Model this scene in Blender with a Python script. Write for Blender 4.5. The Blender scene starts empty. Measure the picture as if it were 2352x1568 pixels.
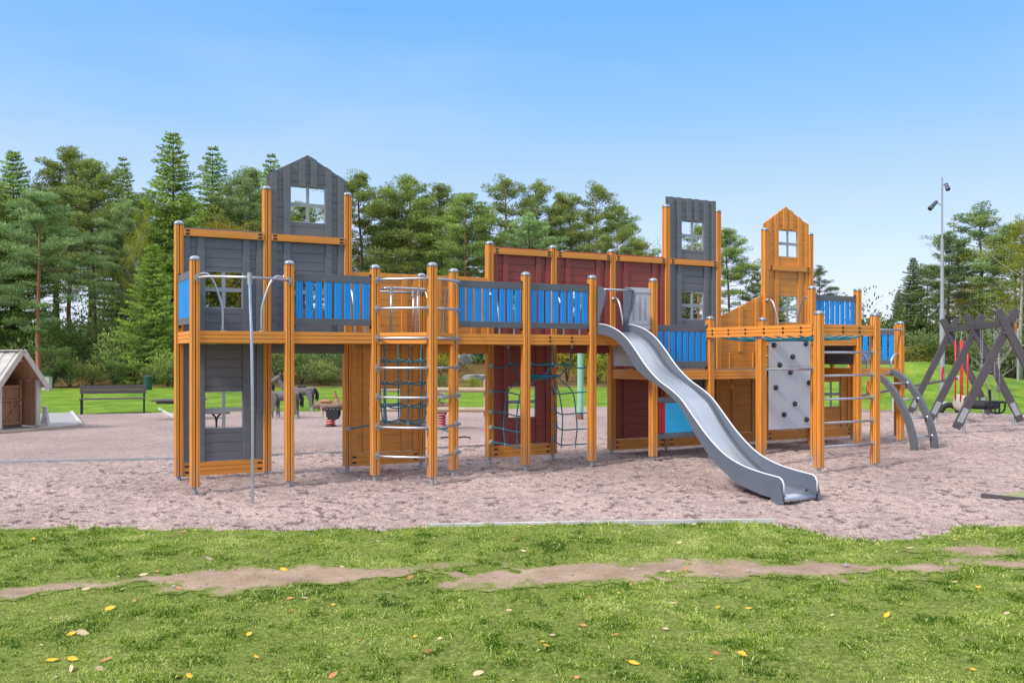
import bpy, math, random
import numpy as np
from mathutils import Vector, Matrix, noise as mn
random.seed(7); rng = np.random.default_rng(11)
scene = bpy.context.scene
COL = scene.collection
A = 1.22                       # module of the play structure (m)
F_PX, YAW = 2133.7, 0.504122
CX, CY, H_EYE, Y0 = -1.794454*A, -10.151464*A, 1.442804*A, 811.4
FW = np.array([math.sin(YAW), math.cos(YAW)]); RT = np.array([math.cos(YAW), -math.sin(YAW)])

def at(px, d):
    """ground point at bearing px (photo column, 2352 wide) and depth d metres"""
    r = (px-1176)/F_PX*d
    return (CX+FW[0]*d+RT[0]*r, CY+FW[1]*d+RT[1]*r)
def rise(y, d): return H_EYE+(Y0-y)*d/F_PX

# ------------------------------------------------------------------ noise
def _h(ix, iy, s):
    n = (ix*374761393+iy*668265263+s*2147483647) & 0xffffffff
    n = ((n ^ (n >> 13))*1274126177) & 0xffffffff
    return ((n ^ (n >> 16)) & 0xffff)/65535.0
def vnoise(x, y, s=0):
    x = np.asarray(x, float); y = np.asarray(y, float)
    ix = np.floor(x).astype(np.int64); iy = np.floor(y).astype(np.int64)
    fx = x-ix; fy = y-iy; fx = fx*fx*(3-2*fx); fy = fy*fy*(3-2*fy)
    a = _h(ix, iy, s); b = _h(ix+1, iy, s); c = _h(ix, iy+1, s); d = _h(ix+1, iy+1, s)
    return (a*(1-fx)+b*fx)*(1-fy)+(c*(1-fx)+d*fx)*fy
def fbm(x, y, s=0, o=4):
    v = 0; a = .5; t = 0
    for i in range(o):
        v = v+a*vnoise(x*2**i, y*2**i, s+i*17); t += a; a *= .5
    return v/t
def sstep(a, b, x):
    t = np.clip((np.asarray(x, float)-a)/(b-a), 0, 1); return t*t*(3-2*t)

# ------------------------------------------------------------------ materials
def new_mat(name):
    m = bpy.data.materials.new(name); m.use_nodes = True
    nt = m.node_tree; b = nt.nodes['Principled BSDF']
    return m, nt, b
def N(nt, t, **kw):
    n = nt.nodes.new(t)
    for k, v in kw.items(): setattr(n, k, v)
    return n
def mat(name, col, rough=.5, metal=0, var=.12, scale=6, bump=0, bscale=60, stretch=(1, 1, 1), spec=.5, grime=0.0, coord='Object', foot=0.0):
    m, nt, b = new_mat(name)
    L = nt.links.new
    tc = N(nt, 'ShaderNodeTexCoord'); mp = N(nt, 'ShaderNodeMapping'); mp.inputs['Scale'].default_value = stretch
    L(tc.outputs[coord], mp.inputs['Vector'])
    n1 = N(nt, 'ShaderNodeTexNoise'); n1.inputs['Scale'].default_value = scale; n1.inputs['Detail'].default_value = 6; n1.inputs['Roughness'].default_value = .65
    L(mp.outputs[0], n1.inputs['Vector'])
    r = N(nt, 'ShaderNodeValToRGB')
    c = np.array(col)
    r.color_ramp.elements[0].position = .3; r.color_ramp.elements[1].position = .72
    r.color_ramp.elements[0].color = (*np.clip(c*(1-var), 0, 1), 1); r.color_ramp.elements[1].color = (*np.clip(c*(1+var), 0, 1), 1)
    L(n1.outputs['Fac'], r.inputs[0])
    out = r.outputs[0]
    if grime:
        n3 = N(nt, 'ShaderNodeTexNoise'); n3.inputs['Scale'].default_value = 1.7; n3.inputs['Detail'].default_value = 8
        L(tc.outputs['Object'], n3.inputs['Vector'])
        mr = N(nt, 'ShaderNodeMapRange'); mr.inputs[1].default_value = .5; mr.inputs[2].default_value = .75; mr.inputs[4].default_value = grime
        L(n3.outputs['Fac'], mr.inputs[0])
        mx = N(nt, 'ShaderNodeMix', data_type='RGBA'); mx.inputs[7].default_value = (.22, .19, .17, 1)
        L(mr.outputs[0], mx.inputs[0]); L(out, mx.inputs[6]); out = mx.outputs[2]
    if foot:
        sz = N(nt, 'ShaderNodeSeparateXYZ'); L(tc.outputs['Object'], sz.inputs[0]); n5 = N(nt, 'ShaderNodeTexNoise'); n5.inputs['Scale'].default_value = 9; n5.inputs['Detail'].default_value = 6; L(tc.outputs['Object'], n5.inputs['Vector'])
        mz = N(nt, 'ShaderNodeMapRange'); mz.inputs[1].default_value = .50; mz.inputs[2].default_value = .05; mz.inputs[4].default_value = 1.5; L(sz.outputs['Z'], mz.inputs[0])
        mu = N(nt, 'ShaderNodeMath', operation='MULTIPLY'); L(mz.outputs[0], mu.inputs[0]); L(n5.outputs['Fac'], mu.inputs[1]); m2 = N(nt, 'ShaderNodeMath', operation='MULTIPLY', use_clamp=True); L(mu.outputs[0], m2.inputs[0]); m2.inputs[1].default_value = foot
        mx = N(nt, 'ShaderNodeMix', data_type='RGBA'); mx.inputs[7].default_value = (.36, .27, .21, 1); L(m2.outputs[0], mx.inputs[0]); L(out, mx.inputs[6]); out = mx.outputs[2]
    L(out, b.inputs['Base Color'])
    b.inputs['Roughness'].default_value = rough; b.inputs['Metallic'].default_value = metal
    b.inputs['Specular IOR Level'].default_value = spec
    n4 = N(nt, 'ShaderNodeMapRange'); n4.inputs[3].default_value = rough-.08; n4.inputs[4].default_value = rough+.1
    L(n1.outputs['Fac'], n4.inputs[0]); L(n4.outputs[0], b.inputs['Roughness'])
    if bump:
        n2 = N(nt, 'ShaderNodeTexNoise'); n2.inputs['Scale'].default_value = bscale; n2.inputs['Detail'].default_value = 4
        L(mp.outputs[0], n2.inputs['Vector'])
        bp = N(nt, 'ShaderNodeBump'); bp.inputs['Strength'].default_value = bump; bp.inputs['Distance'].default_value = .01
        L(n2.outputs['Fac'], bp.inputs['Height']); L(bp.outputs[0], b.inputs['Normal'])
    return m
M = {}
M['orange'] = mat('orange_timber', (.80, .30, .042), .5, var=.18, scale=3, bump=.3, bscale=90, stretch=(6, 6, .5), grime=.2, foot=.55)
M['orange_beam'] = mat('orange_beam_timber', (.80, .30, .042), .5, var=.10, scale=3, bump=.2, bscale=90, stretch=(.4, 5, 5), grime=.14)
M['orange_panel'] = mat('orange_board', (.76, .295, .05), .55, var=.14, scale=3, bump=.3, bscale=60, stretch=(.6, 4, 5), grime=.15)
M['grey_panel'] = mat('slate_grey_board', (.165, .166, .178), .5, var=.14, scale=3, bump=.3, bscale=70, stretch=(.6, 4, 5), grime=.12)
M['red_panel'] = mat('dark_red_board', (.32, .062, .045), .5, var=.16, scale=3, bump=.3, bscale=60, stretch=(.6, 4, 5), grime=.1)
M['rail_grey'] = mat('grey_rail_board', (.12, .128, .14), .42, var=.14, scale=4, bump=.2, stretch=(.5, 3, 3), grime=.12)
M['light_grey'] = mat('pale_grey_laminate', (.55, .56, .60), .42, var=.05, scale=3, bump=.1, bscale=200, grime=.06)
M['climb_grey'] = mat('climbing_wall_laminate', (.52, .52, .55), .5, var=.05, scale=5, bump=.08, bscale=120, grime=.06)
M['blue'] = mat('blue_slat', (.008, .30, .78), .4, var=.14, scale=4, bump=.1, stretch=(3, 3, .5))
M['sky_blue'] = mat('light_blue_sheet', (.015, .44, .76), .35, var=.06)
M['red_slat'] = mat('red_slat', (.5, .02, .02), .4, var=.1)
M['steel'] = mat('galvanised_steel', (.52, .54, .58), .32, .85, var=.1, scale=14, bump=.05)
M['stainless'] = mat('streaked_stainless', (.54, .57, .63), .37, .9, var=.10, scale=3, stretch=(9, .5, .5))  # stretched colour streaks painted in for reflections along the chute
M['slide_grey'] = mat('slide_side_panel', (.115, .13, .165), .5, 0, var=.07, scale=5, bump=.12, bscale=150, grime=.12)
M['cap'] = mat('aluminium_cap', (.42, .44, .48), .35, .7, var=.1)
M['galv'] = mat('dull_galvanised', (.40, .41, .42), .55, .5, var=.15, scale=20)
M['rope'] = mat('teal_rope', (.015, .22, .30), .75, var=.35, scale=120, bump=.5, bscale=300)
M['anchor'] = mat('beige_anchor_plastic', (.40, .38, .33), .6, var=.1)
M['black'] = mat('black_rubber', (.018, .018, .02), .7, var=.3, scale=20)
M['blackmetal'] = mat('black_painted_iron', (.02, .02, .022), .4, var=.2)
M['rim'] = mat('slide_rim_edge', (.72, .73, .76), .4, .1, var=.05)  # near-white colour stands in for the highlight along the slide rim
M['muntin'] = mat('window_bar_grey', (.34, .36, .38), .5, var=.08)
M['brownwood'] = mat('dark_brown_timber', (.078, .066, .072), .6, var=.15, scale=5, bump=.1, stretch=(2, 2, 2))
M['benchwood'] = mat('weathered_bench_board', (.11, .085, .08), .75, var=.25, scale=4, bump=.4, stretch=(.8, 6, 6))
M['weather'] = mat('weathered_pale_timber', (.60, .53, .44), .8, var=.22, scale=5, bump=.5, bscale=50, stretch=(3, 3, .5), grime=.2)
M['roofwood'] = mat('weathered_roof_board', (.50, .47, .44), .8, var=.22, scale=4, bump=.5, stretch=(3, .5, 3), grime=.2)
M['hutinside'] = mat('brown_inner_boards', (.50, .27, .15), .85, var=.3, scale=5, bump=.4, stretch=(4, 4, .6))
M['log'] = mat('peeled_pine_log', (.46, .36, .26), .75, var=.16, scale=6, bump=.4, stretch=(.7, 3, 3), grime=.2)
M['horsewood'] = mat('grey_horse_timber', (.15, .135, .13), .75, var=.25, scale=6, bump=.4, stretch=(1, 4, 4))
M['leather'] = mat('brown_leather', (.20, .125, .085), .5, var=.3, scale=12, bump=.2)
M['tan'] = mat('tan_leather', (.38, .19, .09), .5, var=.25, scale=12)
M['red'] = mat('red_paint', (.60, .025, .02), .4, var=.1)
M['redsleeve'] = mat('red_chain_sleeve', (.72, .035, .02), .4, var=.06)
M['mint'] = mat('mint_green_paint', (.26, .52, .36), .45, var=.08, grime=.1)
M['rust'] = mat('rusty_base', (.22, .11, .06), .8, var=.3)
M['bin'] = mat('dark_green_bin', (.018, .075, .062), .45, var=.15)
M['slate'] = mat('dark_grey_housing', (.10, .11, .13), .4, .3)
M['concrete'] = mat('concrete', (.42, .41, .38), .85, var=.15, scale=10, bump=.3)
M['pavers'] = mat('pale_paving', (.36, .34, .34), .85, var=.15, scale=5, bump=.3)
M['kerbwood'] = mat('weathered_edge_board', (.56, .53, .50), .85, var=.25, scale=8, bump=.4)
M['rock'] = mat('grey_granite', (.28, .28, .27), .85, var=.5, scale=3, bump=.8, bscale=8)
M['bark_pine'] = mat('orange_pine_bark', (.46, .20, .10), .9, var=.4, scale=4, bump=.7, bscale=12, stretch=(2, 2, .6))
M['bark_dark'] = mat('grey_brown_bark', (.115, .08, .062), .9, var=.4, scale=4, bump=.7, bscale=12, stretch=(2, 2, .6))
M['bark_pale'] = mat('pale_bark', (.36, .32, .29), .9, var=.3, scale=6)

def foliage_mat(name, dark, light, hue=0.0, transl=.25, mid=None):
    m, nt, b = new_mat(name); L = nt.links.new
    nt.nodes.remove(b); out = nt.nodes['Material Output']
    at_ = N(nt, 'ShaderNodeAttribute'); at_.attribute_name = 'tint'
    oi = N(nt, 'ShaderNodeObjectInfo')
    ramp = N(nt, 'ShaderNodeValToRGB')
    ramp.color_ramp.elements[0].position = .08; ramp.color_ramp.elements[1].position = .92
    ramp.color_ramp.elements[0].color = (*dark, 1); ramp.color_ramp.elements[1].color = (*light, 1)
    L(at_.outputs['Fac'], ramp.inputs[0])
    if mid:
        e_ = ramp.color_ramp.elements.new(.5); e_.color = (*mid, 1)
    hs = N(nt, 'ShaderNodeHueSaturation')
    mr = N(nt, 'ShaderNodeMapRange'); mr.inputs[3].default_value = .485; mr.inputs[4].default_value = .515; L(oi.outputs['Random'], mr.inputs[0])
    mv = N(nt, 'ShaderNodeMapRange'); mv.inputs[3].default_value = .85; mv.inputs[4].default_value = 1.2; L(oi.outputs['Random'], mv.inputs[0])
    L(mr.outputs[0], hs.inputs['Hue']); L(mv.outputs[0], hs.inputs['Value']); L(ramp.outputs[0], hs.inputs['Color'])
    d = N(nt, 'ShaderNodeBsdfDiffuse'); t = N(nt, 'ShaderNodeBsdfTranslucent'); mx = N(nt, 'ShaderNodeMixShader'); mx.inputs[0].default_value = transl
    L(hs.outputs[0], d.inputs[0]); L(hs.outputs[0], t.inputs[0]); L(d.outputs[0], mx.inputs[1]); L(t.outputs[0], mx.inputs[2]); L(mx.outputs[0], out.inputs['Surface'])
    return m
M['needle_blue'] = foliage_mat('blue_green_needles', (.075, .115, .045), (.40, .52, .21))
M['needle_green'] = foliage_mat('green_needles', (.06, .095, .028), (.40, .48, .135))
M['needle_spruce'] = foliage_mat('spruce_needles', (.05, .09, .02), (.38, .48, .09))
M['needle_dark'] = foliage_mat('dark_needles', (.038, .058, .022), (.23, .30, .11))
M['shrub'] = foliage_mat('shrub_leaves', (.04, .07, .022), (.21, .30, .09))
M['autumn'] = foliage_mat('yellow_autumn_leaves', (.16, .15, .025), (.62, .54, .06), transl=.35)
M['olive'] = foliage_mat('yellow_green_leaves', (.10, .13, .015), (.45, .47, .06), transl=.35)
M['blade'] = foliage_mat('grass_blades', (.035, .115, .008), (.80, .76, .34), transl=.3, mid=(.40, .51, .075))

# ------------------------------------------------------------------ mesh helpers
class MB:
    def __init__(s): s.v = []; s.f = []
    def add(s, vs, fs):
        o = len(s.v); s.v += [tuple(p) for p in vs]; s.f += [tuple(i+o for i in f) for f in fs]; return s
    def box(s, x0, x1, y0, y1, z0, z1):
        return s.add([(x0, y0, z0), (x1, y0, z0), (x1, y1, z0), (x0, y1, z0), (x0, y0, z1), (x1, y0, z1), (x1, y1, z1), (x0, y1, z1)],
                     [(0, 3, 2, 1), (4, 5, 6, 7), (0, 1, 5, 4), (1, 2, 6, 5), (2, 3, 7, 6), (3, 0, 4, 7)])
    def bar(s, p, q, w, h, up=(0, 0, 1)):
        """rectangular bar from p to q, w across, h along up"""
        p = Vector(p); q = Vector(q); d = (q-p).normalized(); u = Vector(up); sd = d.cross(u).normalized(); u = sd.cross(d).normalized()
        vs = [pt+sd*(a*w/2)+u*(b*h/2) for pt in (p, q) for a, b in ((-1, -1), (1, -1), (1, 1), (-1, 1))]
        return s.add(vs, [(0, 1, 2, 3), (7, 6, 5, 4), (0, 4, 5, 1), (1, 5, 6, 2), (2, 6, 7, 3), (3, 7, 4, 0)])
    def tube(s, pts, r, n=8, cap=True, squash=1.0):
        pts = [Vector(p) for p in pts]; k = len(pts)
        rs = r if isinstance(r, (list, tuple, np.ndarray)) else [r]*k
        vs = []; prev = None
        for i, p in enumerate(pts):
            t = (pts[min(i+1, k-1)]-pts[max(i-1, 0)]).normalized()
            if prev is None:
                prev = t.cross(Vector((0, 0, 1)) if abs(t.z) < .9 else Vector((1, 0, 0))).normalized()
            a = (prev-t*prev.dot(t))
            a = a.normalized() if a.length > 1e-6 else t.orthogonal().normalized()
            b = t.cross(a); prev = a
            for j in range(n):
                th = 2*math.pi*j/n
                vs.append(p+a*math.cos(th)*rs[i]+b*math.sin(th)*rs[i]*squash)
        fs = [(i*n+j, i*n+(j+1) % n, (i+1)*n+(j+1) % n, (i+1)*n+j) for i in range(k-1) for j in range(n)]
        if cap: fs += [tuple(range(n-1, -1, -1)), tuple(range((k-1)*n, k*n))]
        return s.add(vs, fs)
    def prism(s, poly, y0, y1, axis='y'):
        """poly of (x,z) extruded along y (or (y,z) along x, or (x,y) along z)"""
        n = len(poly)
        def P(a, b, c): return (a, c, b) if axis == 'y' else ((c, a, b) if axis == 'x' else (a, b, c))
        vs = [P(a, b, y0) for a, b in poly]+[P(a, b, y1) for a, b in poly]
        fs = [tuple(range(n)), tuple(range(2*n-1, n-1, -1))]+[(i, i+n, (i+1) % n+n, (i+1) % n) for i in range(n)]
        return s.add(vs, fs)
    def lathe(s, prof, n=20, c=(0, 0, 0)):
        vs = [(c[0]+r*math.cos(2*math.pi*j/n), c[1]+r*math.sin(2*math.pi*j/n), c[2]+z) for r, z in prof for j in range(n)]
        k = len(prof)
        fs = [(i*n+j, i*n+(j+1) % n, (i+1)*n+(j+1) % n, (i+1)*n+j) for i in range(k-1) for j in range(n)]
        fs += [tuple(range(n-1, -1, -1)), tuple(range((k-1)*n, k*n))]
        return s.add(vs, fs)
    def build(s, name, m, parent=None, loc=(0, 0, 0), rotz=0, smooth=False, bevel=0, group=None):
        me = bpy.data.meshes.new(name); me.from_pydata([tuple(v) for v in s.v], [], s.f)
        me.validate(); me.update()
        import bmesh
        bm = bmesh.new(); bm.from_mesh(me); bmesh.ops.recalc_face_normals(bm, faces=bm.faces); bm.to_mesh(me); bm.free()
        me.materials.append(M[m] if isinstance(m, str) else m)
        if smooth: me.shade_smooth(); 
        o = bpy.data.objects.new(name, me); COL.objects.link(o)
        o.location = loc; o.rotation_euler = (0, 0, rotz)
        if parent: o.parent = parent
        if bevel:
            b = o.modifiers.new('edge', 'BEVEL'); b.width = bevel; b.segments = 2; b.limit_method = 'ANGLE'; b.angle_limit = math.radians(50)
            me.shade_smooth(); 
            w = o.modifiers.new('wn', 'WEIGHTED_NORMAL'); w.keep_sharp = True
        elif smooth == 'auto':
            pass
        return o
def np_mesh(name, V, k, m, parent=None, tint=None, loc=(0, 0, 0), smooth=False):
    """V: (n*k,3) vertices of n separate k-gons"""
    n = len(V)//k
    me = bpy.data.meshes.new(name)
    me.vertices.add(len(V)); me.vertices.foreach_set('co', V.astype(np.float32).ravel())
    me.loops.add(n*k); me.loops.foreach_set('vertex_index', np.arange(n*k, dtype=np.int32))
    me.polygons.add(n); me.polygons.foreach_set('loop_start', np.arange(0, n*k, k, dtype=np.int32))
    me.update(calc_edges=True)
    if tint is not None:
        a = me.attributes.new('tint', 'FLOAT', 'POINT'); a.data.foreach_set('value', np.repeat(tint, k).astype(np.float32))
    me.materials.append(M[m] if isinstance(m, str) else m)
    o = bpy.data.objects.new(name, me); COL.objects.link(o); o.location = loc
    if parent: o.parent = parent
    return o
def empty(name, loc=(0, 0, 0), rotz=0):
    o = bpy.data.objects.new(name, None); COL.objects.link(o); o.location = loc; o.rotation_euler = (0, 0, rotz); o.empty_display_size = .2
    return o
def tag(o, label=None, cat=None, group=None, kind=None):
    for k, v in (('label', label), ('category', cat), ('group', group), ('kind', kind)):
        if v: o[k] = v
    return o
def thing(name, label, cat, loc=(0, 0, 0), rotz=0, group=None): return tag(empty(name, loc, rotz), label, cat, group)
def children(o): return [c for c in bpy.data.objects if c.parent == o]
def copy_tree(o, parent=None):
    c = o.copy(); COL.objects.link(c); c.parent = parent
    for ch in KIDS.get(o.name) or children(o): copy_tree(ch, c)
    return c
KIDS = {}
def copy_part(o, parent, loc=None, rot=None):
    c = o.copy(); COL.objects.link(c); c.parent = parent
    if loc is not None: c.location = loc
    if rot is not None: c.rotation_euler = rot
    for ch in children(o):
        g = ch.copy(); COL.objects.link(g); g.parent = c
    return c
def cr(pts, n=6):
    """Catmull-Rom through pts"""
    P = [Vector(p) for p in pts]; P = [2*P[0]-P[1]]+P+[2*P[-1]-P[-2]]; o = []
    for i in range(1, len(P)-2):
        for j in range(n):
            t = j/n; a, b, c, d = P[i-1], P[i], P[i+1], P[i+2]
            o.append(.5*((2*b)+(c-a)*t+(2*a-5*b+4*c-d)*t*t+(3*b-a-3*c+d)*t**3))
    o.append(P[-2]); return o

# ------------------------------------------------------------------ terrain
SAND = [(-14, 5), (-6, 1.4), (-2.2, -.95), (-.55, -1.94), (1.47, -3.1), (1.95, -3.17), (2.8, -3.56), (5.0, -4.72), (5.15, -5.3), (5.30, -5.86), (5.69, -6.08), (6.37, -6.03), (6.95, -5.85),
        (7.45, -6.33), (9.5, -7.6), (14, -10), (28, -14), (30, -4), (25.5, 0), (23.8, 4.0), (23.2, 5.7), (22.2, 8.06), (15.6, 13.1), (11.4, 14.2), (7.1, 15.1), (5.1, 16.2), (1.7, 17.3), (-1.05, 18.4), (-6, 20), (-14, 22)]
SAND = [(px_-FW[0]*.26, py_-FW[1]*.26) if 1 <= i <= 14 else (px_, py_) for i, (px_, py_) in enumerate(SAND)]
def sdist(x, y, poly=SAND):
    """signed distance, negative inside"""
    x = np.asarray(x, float); y = np.asarray(y, float); d = np.full(x.shape, 1e9); ins = np.zeros(x.shape, bool)
    n = len(poly)
    for i in range(n):
        ax, ay = poly[i]; bx, by = poly[(i+1) % n]
        ex, ey = bx-ax, by-ay; wx = x-ax; wy = y-ay
        t = np.clip((wx*ex+wy*ey)/(ex*ex+ey*ey), 0, 1)
        d = np.minimum(d, np.hypot(wx-ex*t, wy-ey*t))
        c = ((ay > y) != (by > y)) & (x < (bx-ax)*(y-ay)/((by-ay) if by != ay else 1e-9)+ax)
        ins ^= c
    return np.where(ins, -d, d)
def dr(x, y):
    dx = np.asarray(x, float)-CX; dy = np.asarray(y, float)-CY
    return dx*FW[0]+dy*FW[1], dx*RT[0]+dy*RT[1]
def hbase(x, y):
    d, r = dr(x, y)
    z = -.019*np.clip(13.5-d, 0, 12)
    u = r/np.maximum(np.abs(d), 8)                      # bearing
    z = z+sstep(46, 62, d)*1.5+sstep(60, 110, d)*2.6
    w = sstep(.22, .33, u)*(1-.62*sstep(.44, .56, u))
    z = z+1.38*w*sstep(30.5, 38.5, d+2.0*(fbm(x*.15, y*.15, 5)-.5))*(1-.4*sstep(42, 50, d))
    return z+.05*(fbm(x*.35, y*.35, 3)-.5)*sstep(2, 12, d)
def sandmask(x, y):
    s = sdist(x, y)+.26*(fbm(x*1.3, y*1.3, 9)-.5)+.34*(fbm(x*5, y*5, 19, 4)-.5)
    return s
def hlawn(x, y):
    s = sandmask(x, y)
    return hbase(x, y)-.10*sstep(.0, -.35, s)+.018*(fbm(x*2.2, y*2.2, 31)-.5)*sstep(14, 9, dr(x, y)[0])
def ground_z(x, y): return float(hbase(np.array([x]), np.array([y]))[0])
DIRT_C = [(-3.2, -3.4), (-1.9, -4.15), (-.25, -4.5), (1.65, -5.55), (3.2, -6.25), (4.3, -6.85), (5.66, -7.40), (8, -8.6)]
def dirtmask(x, y):
    x = np.asarray(x, float); y = np.asarray(y, float)
    d = np.full(x.shape, 9.)
    for (ax, ay), (bx, by) in zip(DIRT_C[:-1], DIRT_C[1:]):
        ex, ey = bx-ax, by-ay; t = np.clip(((x-ax)*ex+(y-ay)*ey)/(ex*ex+ey*ey), 0, 1)
        d = np.minimum(d, np.hypot(x-ax-ex*t, y-ay-ey*t))
    u = dr(x, y)[1]
    w = .25+.22*(fbm(x*.9, y*.9, 41)-.5)+.75*(fbm(x*3.1, y*4.1, 43, 5)-.5)-.10*sstep(1.4, 2.6, u)-.16*sstep(-2.0, -3.1, u)-.3*sstep(-3.7, -4.2, u)-.10*sstep(2.9, 3.4, u)
    patch = .42*sstep(.585, .68, fbm(x*2.1+9, y*2.1, 47, 4))      # grassy islands in the bare strip
    ex_ = np.full(x.shape, -9.)
    for px_, dd, ra, rb in ((2215, 8.7, .34, .13), (2330, 8.2, .4, .12)):
        qx, qy = at(px_, dd); ux = (x-qx)*RT[0]+(y-qy)*RT[1]; uy = (x-qx)*FW[0]+(y-qy)*FW[1]
        ex_ = np.maximum(ex_, .22*(1-np.hypot(ux/ra, uy/rb))+.5*(fbm(x*4, y*4, 47, 3)-.5))
    return np.maximum(w-patch-d, ex_)                        # >0 is bare
def polar(dmin, dmax, nr, a0, a1, na, rr=None):
    rr = np.geomspace(dmin, dmax, nr) if rr is None else rr; aa = np.linspace(a0, a1, na)
    R, T = np.meshgrid(rr, aa, indexing='ij')
    x = CX+R*np.sin(YAW+T); y = CY+R*np.cos(YAW+T)
    return x, y
def grid_obj(name, x, y, z, m, keep=None, attrs=None):
    nr, na = x.shape
    idx = np.arange(nr*na).reshape(nr, na)
    q = np.stack([idx[:-1, :-1], idx[:-1, 1:], idx[1:, 1:], idx[1:, :-1]], -1).reshape(-1, 4)[:, ::-1]
    V = np.stack([x, y, z], -1).reshape(-1, 3)
    if keep is not None:
        kq = (keep[:-1, :-1] | keep[1:, :-1] | keep[:-1, 1:] | keep[1:, 1:]).ravel(); q = q[kq]
        used = np.zeros(len(V), bool); used[q.ravel()] = True; mp = np.cumsum(used)-1; V = V[used]; q = mp[q]
    else: used = None
    me = bpy.data.meshes.new(name)
    me.vertices.add(len(V)); me.vertices.foreach_set('co', V.astype(np.float32).ravel())
    me.loops.add(q.size); me.loops.foreach_set('vertex_index', q.astype(np.int32).ravel())
    me.polygons.add(len(q)); me.polygons.foreach_set('loop_start', np.arange(0, q.size, 4, dtype=np.int32))
    me.update(calc_edges=True); me.shade_smooth()
    for k, v in (attrs or {}).items():
        v = v.ravel(); v = v if used is None else v[used]
        a = me.attributes.new(k, 'FLOAT', 'POINT'); a.data.foreach_set('value', v.astype(np.float32))
    me.materials.append(m)
    o = bpy.data.objects.new(name, me); COL.objects.link(o); return tag(o, kind='structure')

# ground materials
def ramp(nt, elems):
    r = N(nt, 'ShaderNodeValToRGB'); e = r.color_ramp.elements
    e[0].position, e[0].color = elems[0][0], (*elems[0][1], 1); e[1].position, e[1].color = elems[1][0], (*elems[1][1], 1)
    for p, c in elems[2:]:
        n = e.new(p); n.color = (*c, 1)
    return r
def noise_n(nt, scale, detail=5, rough=.6, vec=None):
    n = N(nt, 'ShaderNodeTexNoise'); n.inputs['Scale'].default_value = scale; n.inputs['Detail'].default_value = detail; n.inputs['Roughness'].default_value = rough
    if vec: nt.links.new(vec, n.inputs['Vector'])
    return n
def mixc(nt, fac, a, b, mode='MIX'):
    m = N(nt, 'ShaderNodeMix', data_type='RGBA', blend_type=mode)
    for i, s in ((0, fac), (6, a), (7, b)):
        if isinstance(s, (int, float)): m.inputs[i].default_value = s
        elif isinstance(s, tuple): m.inputs[i].default_value = (*s, 1)
        else: nt.links.new(s, m.inputs[i])
    return m.outputs[2]
NEARG = ((.085, .085, .025), (.16, .205, .04), (.33, .35, .11))  # ground greens darkened to paint in the shade between blades
def lawn_mat():
    m, nt, b = new_mat('lawn'); L = nt.links.new
    tc = N(nt, 'ShaderNodeTexCoord').outputs['Object']
    n1 = noise_n(nt, .5, 6, .6, tc); n2 = noise_n(nt, 9, 6, .7, tc); n3 = noise_n(nt, 60, 4, .7, tc)
    big = ramp(nt, [(.35, (.13, .245, .03)), (.65, (.26, .37, .055))]); L(n1.outputs['Fac'], big.inputs[0])
    nm_ = noise_n(nt, 1.6, 6, .7, tc); med0 = ramp(nt, [(.4, (.45, .58, .5)), (.58, (1.25, 1.15, 1.05))]); L(nm_.outputs['Fac'], med0.inputs[0])
    med = ramp(nt, [(.3, (.55, .62, .5)), (.7, (1.25, 1.2, 1.15))]); L(n2.outputs['Fac'], med.inputs[0])
    c = mixc(nt, .75, mixc(nt, .55, big.outputs[0], med0.outputs[0], 'MULTIPLY'), med.outputs[0], 'MULTIPLY')
    c0_ = mixc(nt, .75, big.outputs[0], med.outputs[0], 'MULTIPLY')
    fine = ramp(nt, [(.3, (.6, .6, .55)), (.7, (1.3, 1.3, 1.2))]); L(n3.outputs['Fac'], fine.inputs[0])
    c = mixc(nt, .6, c, fine.outputs[0], 'MULTIPLY')
    # forest floor
    nf = noise_n(nt, .9, 8, .7, tc)
    ff = ramp(nt, [(.3, (.07, .045, .02)), (.5, (.15, .11, .04)), (.62, (.23, .12, .05)), (.75, (.13, .15, .04))]); L(nf.outputs['Fac'], ff.inputs[0])
    a = N(nt, 'ShaderNodeAttribute'); a.attribute_name = 'forest'
    c = mixc(nt, a.outputs['Fac'], c, ff.outputs[0])
    a2 = N(nt, 'ShaderNodeAttribute'); a2.attribute_name = 'near'
    nn = noise_n(nt, 22, 6, .75, tc)
    nr_ = ramp(nt, [(.3, NEARG[0]), (.5, NEARG[1]), (.7, NEARG[2])]); L(nn.outputs['Fac'], nr_.inputs[0])
    c = mixc(nt, a2.outputs['Fac'], c, nr_.outputs[0])
    L(c, b.inputs['Base Color']); b.inputs['Roughness'].default_value = .95; b.inputs['Specular IOR Level'].default_value = .1
    bp = N(nt, 'ShaderNodeBump'); bp.inputs['Strength'].default_value = .7; bp.inputs['Distance'].default_value = .05
    L(n2.outputs['Fac'], bp.inputs['Height']); L(bp.outputs[0], b.inputs['Normal'])
    return m
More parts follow.
